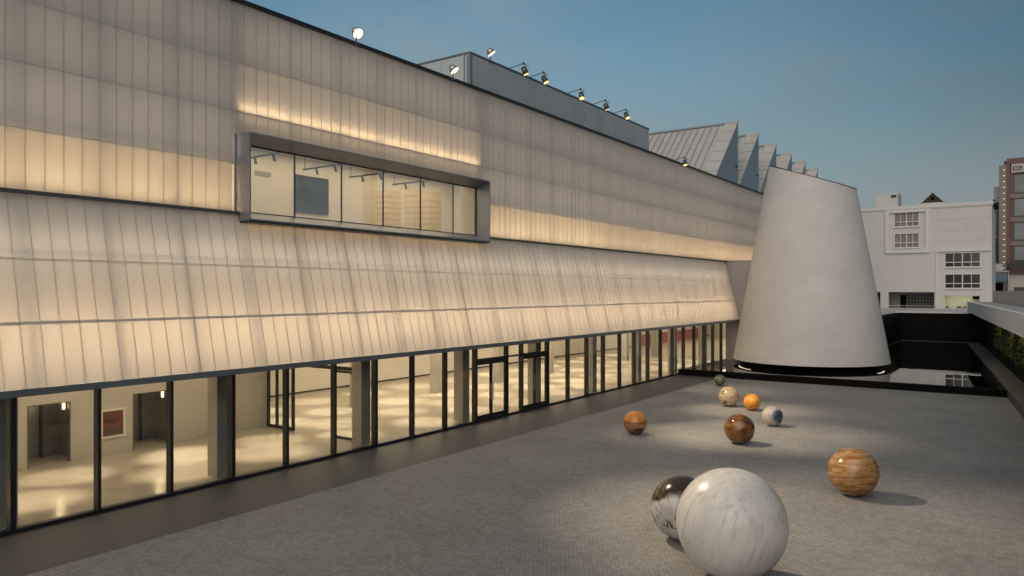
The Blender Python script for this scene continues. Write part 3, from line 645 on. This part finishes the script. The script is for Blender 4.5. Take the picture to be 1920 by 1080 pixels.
# ================================================================== WHITE HOUSE BEYOND THE POND
wh = thing('white_house', 'white rendered house behind the pond with two framed windows high on the left', 'building', (-10, 96, 0))
HW = brick_mat('white_siding', (.66, .645, .62), (.68, .665, .64), (.60, .585, .56), 6.0, 1.05, .03, rough=.7, bump=.12, vary=.05, vscale=.4)
HP = mat('white_paint', (.62, .615, .60), .65, vary=.04, scale=.6, stretch=(1, 1, .3)); HT = mat('white_trim', (.69, .685, .67), .6)
WR = [(-12.68, -10.15, 13.53, 15.13), (-12.68, -10.15, 11.08, 12.69), (-7.55, -4.19, 8.74, 10.29), (-7.55, -4.19, 6.35, 7.9)]
op = WR+[(-13.29, -8.6, 3.87, 5.9), (-7.6, -4.19, 3.95, 5.55), (-15.0, -14.15, 3.87, 5.9)]
MB().holes('y', 96.0, 96.35, -27, -3.11, 3.0, 15.55, op).build('front_wall', HP, wh)
m = MB(); m.box(-27, -26.7, 96.36, 107, 0, 15.55); m.box(-3.4, -3.11, 96.36, 107, 0, 15.55); m.box(-26.7, -3.4, 106.7, 107, 0, 15.55); m.build('side_wall', HP, wh)
box('roof', GREYCLAD, wh, -26.7, -3.4, 96.36, 106.7, 15.3, 15.5)
m = MB(); m.box(-27.1, -2.98, 95.86, 96.3, 15.55, 15.90); m.box(-27.05, -3.03, 95.93, 96.2, 15.43, 15.549); m.build('cornice', HT, wh)
box('roof_room', HP, wh, -14.95, -12.55, 98, 101, 15.5, 17.75)
box('roof_room_vent', DARKMETAL, wh, -13.3, -12.72, 97.95, 98.0, 17.2, 17.5)
gd = MB().prism([(-10.02, 16.2), (-7.74, 16.2), (-8.87, 17.32)], 97, 104).build('roof_gable', mat('slate', (.05, .047, .043), .8, vary=.2, scale=4), wh)
MB().prism([(-10.12, 16.10), (-10.02, 16.10), (-8.87, 17.25), (-7.72, 16.10), (-7.62, 16.10), (-8.87, 17.36)], 96.9, 96.99).build('gable_edge', mat('gable_trim', (.09, .085, .08), .7), gd)
box('gable_louvre', BLACK, gd, -9.05, -8.7, 96.95, 96.995, 16.5, 16.85)
box('gable_base', HT, wh, -10.3, -7.5, 96.9, 104, 15.9, 16.19)
# projecting surround of the upper windows, hood over the lower ones
m = MB(); X0, X1, Z0, Z1 = -13.62, -9.05, 10.42, 15.42; w_ = .42
m.box(X0, X0+w_, 95.80, 95.998, Z0, Z1); m.box(X1-w_, X1, 95.80, 95.998, Z0, Z1); m.box(X0+w_, X1-w_, 95.80, 95.998, Z1-.3, Z1); m.box(X0+w_, X1-w_, 95.80, 95.998, Z0, Z0+w_)
m.build('window_surround', HT, wh)
m = MB(); m.box(-8.45, -3.10, 95.82, 95.998, 10.45, 10.75); m.box(-8.45, -8.25, 95.90, 95.997, 3.8, 10.449); m.build('window_hood', HT, wh)
for zz in (14.1, 12.9, 11.7, ): box('wall_groove', mat('groove', (.52, .505, .485), .8), wh, -8.6, -3.2, 95.990, 95.9985, zz-.02, zz+.02)
CURT = mat('curtained_glass', (.24, .205, .175), .35, vary=.22, scale=2.4, stretch=(4, 1, .1), spec=.5, rand=.08)
DGL = mat('dark_glass', (.045, .044, .043), .12, vary=.25, scale=1.0, spec=.6, rand=.2)
for iw, (x0, x1, z0, z1) in enumerate(WR):
    gm = CURT if iw < 2 else DGL
    zt = z0+(z1-z0)*.33
    cx = [x0+.04, x0+(x1-x0)*.25, (x0+x1)/2, x0+(x1-x0)*.75, x1-.04]
    fr = MB(); fr.box(x0-.06, x0+.04, 95.96, 96.2, z0-.06, z1+.06); fr.box(x1-.04, x1+.06, 95.96, 96.2, z0-.06, z1+.06); fr.box(x0+.04, x1-.04, 95.96, 96.2, z1-.03, z1+.06); fr.box(x0+.04, x1-.04, 95.96, 96.2, z0-.06, z0+.03)
    fr.box(cx[2]-.055, cx[2]+.055, 95.98, 96.2, z0+.03, z1-.03)
    for q_ in (1, 3): fr.box(cx[q_]-.028, cx[q_]+.028, 96.0, 96.18, z0+.03, z1-.03)
    for a, b_ in ((cx[0], cx[1]-.03), (cx[1]+.03, cx[2]-.056), (cx[2]+.056, cx[3]-.03), (cx[3]+.03, cx[4])): fr.box(a, b_, 95.995, 96.19, zt-.045, zt+.045)
    wd = fr.build('window', HT, wh)
    for a, b_ in zip(cx[:-1], cx[1:]):
        for c_, d_ in ((z0+.03, zt), (zt, z1-.03)): box('pane', gm, wd, a, b_, 96.12, 96.16, c_, d_)
    box('sill', HT, wd, x0-.12, x1+.12, 95.86, 95.958, z0-.14, z0-.062)
# ground-floor openings
rc = MB(); rc.box(-15, -8.5, 98.6, 98.75, 3.6, 6.2); rc.box(-13.35, -13.3, 96.36, 98.6, 3.6, 6.2); rc.box(-8.59, -8.5, 96.36, 98.6, 3.6, 6.2); rc.box(-15, -8.5, 96.36, 98.6, 5.92, 6.0); rc.box(-15, -8.5, 96.36, 98.6, 3.74, 3.86)
rc = rc.build('porch', mat('porch_grey', (.36, .35, .335), .7, vary=.05), wh)
box('doorway', BLACK, rc, -12.35, -11.75, 98.5, 98.59, 3.88, 5.55); 
gr = box('grille', mat('grille_back', (.035, .037, .04), .3, vary=.5, scale=3), rc, -11.7, -8.9, 98.5, 98.59, 3.88, 5.6)
for i in range(9): box('grille_bar', mat('grille_bar', (.30, .31, .32), .4, .5), gr, -11.6+i*.32, -11.57+i*.32, 98.4, 98.47, 3.9, 5.55)
for zz in (4.1, 4.5, 4.9, 5.3): box('grille_bar', mat('grille_bar', (0, 0, 0)), gr, -11.65, -8.95, 98.36, 98.398, zz, zz+.035)
for zz in (4.0, 4.3): box('porch_rail', HT, rc, -13.29, -8.6, 96.02, 96.06, zz, zz+.035)
lr = MB(); lr.box(-7.8, -4.0, 98.2, 98.3, 3.7, 5.8); lr.box(-7.8, -7.7, 96.36, 98.2, 3.7, 5.8); lr.box(-4.1, -4.0, 96.36, 98.2, 3.7, 5.8); lr.box(-7.7, -4.1, 96.36, 98.2, 5.7, 5.8); lr.box(-7.7, -4.1, 96.36, 98.2, 3.7, 3.8)
lr = lr.build('lit_room', mat('lit_room', (.68, .68, .56), .8), wh)
area('room_light', (-5.9, 97.2, 5.66), (0, .3, -1), 3, .6, 16, (1, .98, .74), wh, along=(1, 0, 0))
box('room_box', BLACK, lr, -5.0, -4.35, 97.8, 98.0, 5.1, 5.45)
m = MB(); m.box(-7.64, -7.55, 96.02, 96.2, 3.95, 5.55); m.box(-5.95, -5.88, 96.02, 96.2, 3.95, 5.55); m.box(-4.25, -4.15, 96.02, 96.2, 3.95, 5.55); m.box(-7.6, -4.2, 96.02, 96.2, 5.5, 5.6); m.build('room_window_frame', HT, lr)
for zz in (4.05, 4.4): box('porch_rail', HT, lr, -7.55, -4.25, 95.94, 95.98, zz, zz+.03)
for xc in (-7.4, -6.35, -6.1, -5.85, -5.6):
    pm = MB(); r2 = random.Random(int(xc*100))
    for i in range(60):
        c0 = Vector((xc+r2.gauss(0, .12), 96.6+r2.gauss(0, .1), 3.95+abs(r2.gauss(0, .2)))); a = Vector((r2.gauss(0, 1), r2.gauss(0, 1), r2.gauss(0, 1))).normalized()*.07; b_ = a.orthogonal().normalized()*.04
        pm.face([c0-a, c0-b_, c0+a, c0+b_])
    pm.build('window_plant', mat('plant_dark', (.03, .05, .02), .6), lr)

# ================================================================== HOTEL TOWER, SHOP AND CREAM HOUSE FAR RIGHT
ht = thing('hotel_tower', 'tall glazed tower framed in brick red with a name board at its top', 'building', (6, 150, 0))
RED = mat('brick_red', (.19, .10, .085), .7, vary=.12, scale=1); HG = mat('tower_glass', (.12, .15, .17), .1, vary=.35, scale=.35, spec=.7, rand=.25); HG2 = mat('tower_glass_dark', (.03, .042, .043), .15, vary=.3, scale=.5)
SP = mat('spandrel_grey', (.22, .21, .20), .6, vary=.08, scale=.6); TG = mat('teal_glass', (.03, .07, .07), .2, vary=.5, scale=.8)
box('core', SP, ht, -2.3, 16, 150.4, 166, 0, 27.6)
box('frame_post', RED, ht, -2.75, -2.3, 149.9, 151, 0, 28.5); box('frame_top', RED, ht, -2.3, 16, 149.85, 151, 27.55, 28.45)
sb = box('name_board', mat('board_grey', (.50, .48, .45), .6), ht, -2.1, 4.2, 149.9, 150.2, 26.0, 27.5)
cu = bpy.data.curves.new('lettering', 'FONT'); cu.body = 'ROOM'; cu.size = 1.15; cu.extrude = .03; cu.space_character = .98
tmp = bpy.data.objects.new('tmp', cu); col.objects.link(tmp); bpy.context.view_layer.update()
lm = bpy.data.meshes.new_from_object(tmp.evaluated_get(bpy.context.evaluated_depsgraph_get())); bpy.data.objects.remove(tmp)
lm.transform(Matrix.Translation((-1.95, 149.86, 26.3)) @ Matrix.Rotation(R(90), 4, 'X') @ Matrix.Scale(.40, 4, (1, 0, 0))); lm.materials.clear(); lm.materials.append(mat('letter_dark', (.04, .04, .045), .5)); link('lettering', lm, sb)
z = 25.6; fl = 0
while z > 3:
    z1, z0 = z, z-2.9
    for a, b_, mm in ((-2.28, -1.75, HG2), (-1.70, .25, HG), (.3, .9, HG2), (.95, 3.0, HG), (3.05, 3.7, HG2), (3.75, 6, HG), (6.05, 9, HG2), (9.05, 13, HG)):
        box('window', mm, ht, a, b_, 150.2, 150.39, z0+.05, z1-.05)
    box('sill_band', RED, ht, -2.3, 16, 150.0, 150.38, z0-.16, z0+.04); box('sill_band', RED, ht, -2.3, 16, 150.02, 150.37, z0-1.08, z0-.92); box('spandrel', SP, ht, -2.3, 16, 150.1, 150.36, z0-.92, z0-.16)
    z -= 4.0; fl += 1
sh = box('lift_shaft', mat('shaft_grey', (.24, .225, .20), .7, vary=.1, scale=.8), ht, -3.85, -2.76, 149.7, 154, 0, 27.35)
for i in range(26): box('shaft_light', mat('stud_light', (.8, .8, .75), .5, emit=(1, .93, .8), estr=.55), sh, -3.28, -3.02, 149.62, 149.7, 26.5-i*.98, 26.6-i*.98)
box('shaft_cap', RED, ht, -3.2, -2.4, 150.6, 152, 27.36, 28.2)
wg = box('side_wing', mat('wing_dark', (.10, .10, .095), .7), ht, -8, -3.86, 151, 164, 0, 19.6)
for z0 in (15.9, 11.3, 6.5): box('window', TG, wg, -5.9, -4.1, 150.85, 150.99, z0, z0+3.3); box('sill_band', mat('pink_band', (.30, .17, .16), .7), wg, -8, -3.87, 150.8, 150.98, z0-.75, z0-.35)
box('wing_post', RED, wg, -4.05, -3.865, 150.75, 150.98, 0, 19.5)
box('tank_house', mat('tank_white', (.55, .55, .55), .5), ht, -4.75, -4.0, 154, 156, 19.6, 24.3)
rt = MB(); r2 = random.Random(5)
for i in range(220):
    c0 = Vector((-4.6+r2.gauss(0, .45), 151.8+r2.gauss(0, .4), 20.2+abs(r2.gauss(0, .55)))); a = Vector((r2.gauss(0, 1), r2.gauss(0, 1), r2.gauss(0, 1))).normalized()*.28; b_ = a.orthogonal().normalized()*.14
    rt.face([c0-a, c0-b_, c0+a, c0+b_])
tag(rt.build('roof_shrub', mat('shrub', (.025, .035, .02), .7)), 'dark shrub on the low roof beside the grey lift shaft', 'shrub')
so = thing('corner_shop', 'small dark fronted shop with a faded blue awning beside the white house', 'building', (-2.9, 112, 0))
box('wall', mat('shop_wall', (.20, .19, .18), .8, vary=.15), so, -4.6, -1.95, 112, 118, 0, 8.4)
box('doorway', BLACK, so, -3.35, -2.45, 111.9, 111.99, 4.6, 7.0); box('door_frame', SP, so, -2.42, -2.34, 111.88, 111.99, 4.6, 7.2)
MB().prism([(112, 8.25), (110.6, 7.45), (110.6, 7.15), (110.63, 7.13), (112, 7.9)], -4.4, -2.0, axis='x').build('awning', mat('blue_canvas', (.13, .20, .25), .8, vary=.25, scale=2), so)
box('roof_edge', mat('shop_cap', (.45, .44, .42), .7, vary=.3, scale=3), so, -4.7, -1.93, 111.9, 118.1, 8.4, 8.62)
box('rooftop_unit', mat('tank_white', (0, 0, 0)), so, -3.6, -2.5, 112.5, 113.5, 8.63, 9.5)
MB().tube((-1.86, 111.8, 0), (-1.86, 111.8, 8.6), .07, n=8).build('downpipe', HT, so)
ch = thing('cream_house', 'cream walled house with a dark red roof edge below the brick red tower', 'building', (3, 112, 0))
box('wall', mat('cream_render', (.52, .485, .44), .8, vary=.06), ch, -1.75, 10, 112, 120, 0, 8.2); box('roof_edge', mat('dark_red', (.11, .04, .035), .7), ch, -1.8, 10.1, 111.6, 120.2, 8.2, 8.55)
box('window', mat('green_glass', (.03, .05, .04), .3), ch, -1.3, 3, 111.93, 111.99, 5.9, 6.5); box('upper_terrace', mat('terrace_dark', (.07, .065, .06), .8, vary=.4, scale=2), ch, -1.75, 10, 114, 120, 8.55, 10.0)

# the plans of the three houses behind the pond are in units of 1.25 m (3 m storeys) from a datum 1.5 m below the plaza: convert to metres
for root in (wh, so, ch):
    seen = set()
    for o in [root]+list(root.children_recursive):
        if o is root: o.location = (o.location.x*1.25, o.location.y*1.25, -1.5)
        elif o.type == 'MESH':
            if o.data.name not in seen:
                seen.add(o.data.name); o.data.transform(Matrix.Translation((0, 0, -1.5)) @ Matrix.Scale(1.25, 4))
        else: o.location = (o.location.x*1.25, o.location.y*1.25, o.location.z*1.25-1.5); o.data.size *= 1.25; o.data.size_y *= 1.25; o.data.energy *= 1.56
    for o in root.children: o.matrix_parent_inverse = Matrix.Translation(-root.location)
struct(box('terrace', mat('terrace_paving', (.50, .485, .465), .8, vary=.06, scale=.4), None, -34, 4, 94.6, 138, 3.2, 3.54))

# towers across the street behind the viewer, seen in the glass of the projecting window
for i, (x, y, w_, h, c_) in enumerate(((296, 340, 12.5, 70, (.36, .33, .28)), (278, 345, 7.5, 71, (.25, .25, .25)), (268, 350, 9.5, 68, (.36, .29, .20)), (301, 330, 6, 92, (.13, .15, .17)))):
    tw = thing('tower_block', ('banded beige tower block mirrored in the middle of the projecting window', 'grey tower block mirrored in the projecting window beside the beige one', 'tan tower block mirrored near the right end of the projecting window', 'tall slim dark tower mirrored left of the middle of the projecting window')[i], 'building', (x, y, 0))
    box('core', mat('tower_core%d' % i, c_, .7), tw, x-w_/2, x+w_/2, y-w_/2, y+w_/2, 0, h)
    zz = 4
    mm = mat('tower_band', (.10, .11, .12), .3)
    while zz < h-3:
        box('window_band', mm, tw, x-w_/2-.3, x+w_/2+.3, y-w_/2-.3, y+w_/2+.3, zz, zz+1.5); zz += 3.6

# ================================================================== STONE SPHERES
S = {
 'white': stone_mat('white_marble', [(.28, (.42, .41, .40)), (.40, (.60, .58, .56)), (.50, (.68, .66, .63)), (.75, (.72, .70, .67))], 2.6, (3.0, 3.0, .32), (0.10, -.28, .3), .6, 13, rough=.26),
 'bw': stone_mat('veined_marble', [(.36, (.03, .026, .022)), (.42, (.26, .25, .245)), (.50, (.46, .45, .44)), (.8, (.56, .55, .54))], 1.9, (2.2, 2.2, .45), (.5, .5, .2), 2.2, 9, second=((-.42, .12, .9), .50, .62, (.035, .022, .012), .50)),
 'tan': stone_mat('banded_sandstone', [(.28, (.17, .07, .015)), (.42, (.28, .13, .03)), (.50, (.34, .18, .055)), (.56, (.44, .30, .18)), (.61, (.28, .13, .03)), (.70, (.40, .25, .13)), (.80, (.26, .11, .018))], 1.5, (.75, .75, 4.6), (.16, .12, 0), .9, 10),
 'brown': stone_mat('brown_stone', [(.28, (.04, .018, .008)), (.45, (.10, .042, .013)), (.55, (.19, .085, .016)), (.63, (.19, .12, .085)), (.76, (.07, .028, .012))], .95, (1, 1, 1.3), (.5, .4, .3), .9, 5, rough=.10),
 'band': stone_mat('red_banded_stone', [(.30, (.07, .025, .014)), (.42, (.13, .05, .024)), (.50, (.22, .095, .04)), (.53, (.05, .016, .01)), (.56, (.34, .17, .08)), (.72, (.30, .12, .05))], .9, (.30, .30, 1.5), (.10, .05, 0), .35, 7, second=((0, -.1, 1.0), .13, .17, (.52, .20, .035), .06)),
 'blue': stone_mat('blue_beige_stone', [(.30, (.24, .21, .19)), (.48, (.42, .38, .34)), (.60, (.38, .37, .36)), (.72, (.52, .46, .40))], 1.8, (1.6, 1.6, .7), (.3, .2, 0), 1.2, 9, second=((.86, -.50, .05), .44, .53, (.04, .07, .10), .30)),
 'orange': stone_mat('orange_stone', [(.32, (.46, .12, .02)), (.45, (.66, .25, .025)), (.58, (.78, .38, .04)), (.74, (.70, .38, .16))], 3.0, (1, 1, 1), (0, 0, 0), .8, 9),
 'beige': stone_mat('veined_beige_stone', [(.36, (.07, .04, .03)), (.40, (.40, .29, .17)), (.48, (.54, .42, .25)), (.515, (.20, .13, .10)), (.545, (.52, .42, .32)), (.75, (.48, .37, .15))], 1.1, (.8, .8, 1.5), (.3, .5, .1), 2.2, 7),
 'green': stone_mat('green_stone', [(.30, (.02, .035, .018)), (.45, (.085, .12, .045)), (.56, (.16, .19, .085)), (.70, (.05, .075, .03))], 2.4, (1, 1, 1.8), (.3, .4, 0), 1.8, 8),
}
def sphere_mesh(r, m):
    bm = bmesh.new(); bmesh.ops.create_uvsphere(bm, u_segments=72, v_segments=40, radius=r)
    for f in bm.faces: f.smooth = True
    me = bpy.data.meshes.new('stone_sphere'); bm.to_mesh(me); bm.free(); me.materials.append(m); return me
SPH = [('white', -5.07, 15.23, 1.135, 'largest sphere, white marble with fine grey streaks, in the foreground'),
 ('bw', -6.79, 16.87, .77, 'dark capped grey and white veined sphere half hidden behind the big white one'),
 ('tan', -4.17, 23.39, .70, 'tan and gold swirled stone sphere standing alone at the right of the plaza'),
 ('brown', -9.25, 28.75, .585, 'glossy dark brown stone sphere in the middle of the plaza'),
 ('band', -13.45, 28.17, .485, 'orange and red banded stone sphere nearest the glass facade'),
 ('blue', -9.26, 33.34, .45, 'pale beige stone sphere with a dark blue patch on its right side'),
 ('orange', -11.32, 37.15, .42, 'bright orange mottled stone sphere between two beige ones'),
 ('beige', -12.71, 37.79, .52, 'beige stone sphere with wavy dark veins in front of the small green one'),
 ('green', -15.91, 45.62, .35, 'smallest sphere, mottled green stone, next to the pond kerb')]
POS = {}
for key, x, y, r, lb in SPH:
    me = sphere_mesh(r, S[key])
    o = tag(link('stone_sphere', me, None, (x, y, r)), lb, 'sphere', 'polished stone spheres scattered on the plaza'); POS[key] = Vector((x, y, r))

# ================================================================== ROOF LAMPS
LENS = mat('lamp_lens', (.9, .85, .7), .3, emit=(1.0, .80, .42), estr=3.2)
LENSW = mat('arm_lamp_lens', (.9, .8, .5), .3, emit=(1.0, .66, .22), estr=1.3)
CAN = mat('lamp_housing', (.12, .125, .125), .45, .5, vary=.1); RIM = mat('lamp_rim', (.55, .52, .47), .3, .7)
def flood(p, tgt, label, power, ang, group='round flood lamps on the roof edge'):
    t = thing('flood_lamp', label, 'lamp', (p[0], p[1], p[2]-.42), group)
    p = Vector(p); d = (Vector(tgt)-p).normalized()
    # a real dish is turned so that its face shows towards the plaza side
    MB().tube(p-d*.20, p+d*.06, .12, .225, n=20).build('housing', RIM, t, True)
    MB().tube(p+d*.061, p+d*.075, .195, n=20).build('lens', LENS, t)
    m = MB(); m.tube(p-d*.05-Vector((0, 0, .16)), (p.x-.05, p.y, p.z-.40), .03, n=8); m.box(p.x-.15, p.x+.05, p.y-.08, p.y+.08, p.z-.44, p.z-.38); m.build('stalk', CAN, t)
    spot('flood_beam', p+d*.14, tgt, power, (1, .80, .55), ang, 1.0, .10, t)
def arm_lamp(wall, tgt, label, power, ang):
    t = thing('arm_lamp', label, 'lamp', wall, 'spot lamps on bracket arms along the roof box')
    w = Vector(wall); e = w+Vector((.82, .1, .14)); d = (Vector(tgt)-e).normalized(); d = (d+Vector((0, 0, -.25))).normalized()
    MB().tube(w, e, .022, n=8).build('arm', CAN, t); MB().ball(e, .065).build('pivot', CAN, t, True)
    c = e+Vector((.05, .02, -.37)); m = MB(); m.tube(e, c-d*.1+Vector((.17, .1, .12)), .02, n=6); m.build('yoke', CAN, t)
    MB().tube(c-d*.20, c+d*.17, .125, .155, n=18).build('housing', CAN, t, True)
    MB().tube(c+d*.171, c+d*.184, .138, n=18).build('lens', LENSW, t)
    spot('arm_beam', c+d*.26, tgt, power, (1, .78, .52), ang, .8, .08, t)
flood((-20.15, 18.8, 15.50), (-3.2, 19.4, .3), 'round flood lamp standing alone on the left of the roof parapet', 15000, 42)
flood((-20.15, 24.35, 15.52), (-9.6, 30.6, .3), 'round flood lamp on the parapet just left of the roof box corner', 16000, 26)
flood((-20.80, 27.9, 17.32), (-11.6, 37.0, .2), 'round flood lamp standing on top of the roof box', 15000, 18)
AL = [(29.55, (-12.6, 35.2, 0), 1900, 'first bracket spot lamp along the roof box, nearest the flood lamp'),
      (31.35, (-8.9, 33.2, 0), 2600, 'second bracket spot lamp, close beside the first'),
      (35.1, (-12.2, 28.5, 0), 2400, 'third bracket spot lamp, in the middle of the row on the roof box'),
      (38.0, (-14.6, 43.6, 0), 2800, 'fourth bracket spot lamp, last but one on the roof box'),
      (40.65, (-8.5, 38.0, 0), 1500, 'last bracket spot lamp before the right end of the roof box')]
for y, tg, pw_, lb in AL: arm_lamp((-20.86, y-.1, 16.95), tg, lb, pw_, 19)
arm_lamp((-20.22, 48.3, 15.12), (-15.5, 44.5, 0), 'single spot lamp hanging low at the parapet in front of the saw-tooth roof', 900, 24)

# ================================================================== SMALL THINGS INSIDE
fp = thing('framed_picture', 'small dark red picture in a wide pale frame on the lobby wall', 'picture', (-27.6, 13.67, .65))
m = MB(); y0, y1, z0, z1 = 13.22, 14.14, .60, 1.68; s_ = .09
m.box(-27.598, -27.55, y0, y0+s_, z0, z1); m.box(-27.598, -27.55, y1-s_, y1, z0, z1); m.box(-27.598, -27.55, y0+s_, y1-s_, z1-s_, z1); m.box(-27.598, -27.55, y0+s_, y1-s_, z0, z0+s_); m.build('frame', INWHITE, fp)
box('picture', stone_mat('red_picture', [(.35, (.05, .042, .045)), (.5, (.08, .045, .042)), (.66, (.20, .05, .035))], 1.2, (1, .7, 1.6), rough=.3), fp, -27.597, -27.57, y0+s_, y1-s_, z0+s_, z1-s_)
gp2 = thing('wall_screen', 'dark rectangular panel hanging on the cream gallery wall behind the projecting window', 'panel', (-25, 20.7, 9.35))
box('face', mat('screen_dark', (.030, .034, .030), .12, vary=.4, scale=1.2, spec=.6), gp2, -24.97, -24.93, 19.88, 21.55, 9.36, 10.84)
m = MB(); y0, y1, z0, z1 = 19.84, 21.59, 9.32, 10.88
m.box(-24.998, -24.92, y0, y0+.04, z0, z1); m.box(-24.998, -24.92, y1-.04, y1, z0, z1); m.box(-24.998, -24.92, y0+.04, y1-.04, z1-.04, z1); m.box(-24.998, -24.92, y0+.04, y1-.04, z0, z0+.04); m.build('frame', DARKMETAL, gp2)
for i, (y, lb) in enumerate(((16.9, 'ceiling light track above the wall vent in the gallery window'), (19.8, 'ceiling light track above the dark panel in the gallery window'), (22.3, 'ceiling light track right of the dark panel in the gallery window'), (25.0, 'ceiling light track near the right end of the gallery window'))):
    tk = thing('light_track', lb, 'track light', (-23.2, y, 11.6), 'gallery ceiling light tracks')
    box('rail', DARKMETAL, tk, -24.4, -22.2, y-.025, y+.025, 10.98, 11.04)
    for xx in (-24.3, -22.3): MB().tube((xx, y, 11.04), (xx, y, 11.62), .012, n=6).build('hanger', DARKMETAL, tk)
    for xx in (-22.5, -23.6): MB().tube((xx, y, 10.97), (xx+.05, y+.03, 10.74), .05, n=10).build('spotlight', DARKMETAL, tk)
rc = thing('red_counter', 'long low dark red counter at the far end of the lit hall', 'counter', (-34.7, 82, 0))
box('body', mat('counter_red', (.27, .035, .03), .5, vary=.08), rc, -34.98, -34.5, 73, 93, .006, 1.15); box('top', mat('counter_top', (.20, .028, .025), .4), rc, -34.985, -34.45, 72.95, 93.05, 1.15, 1.2)
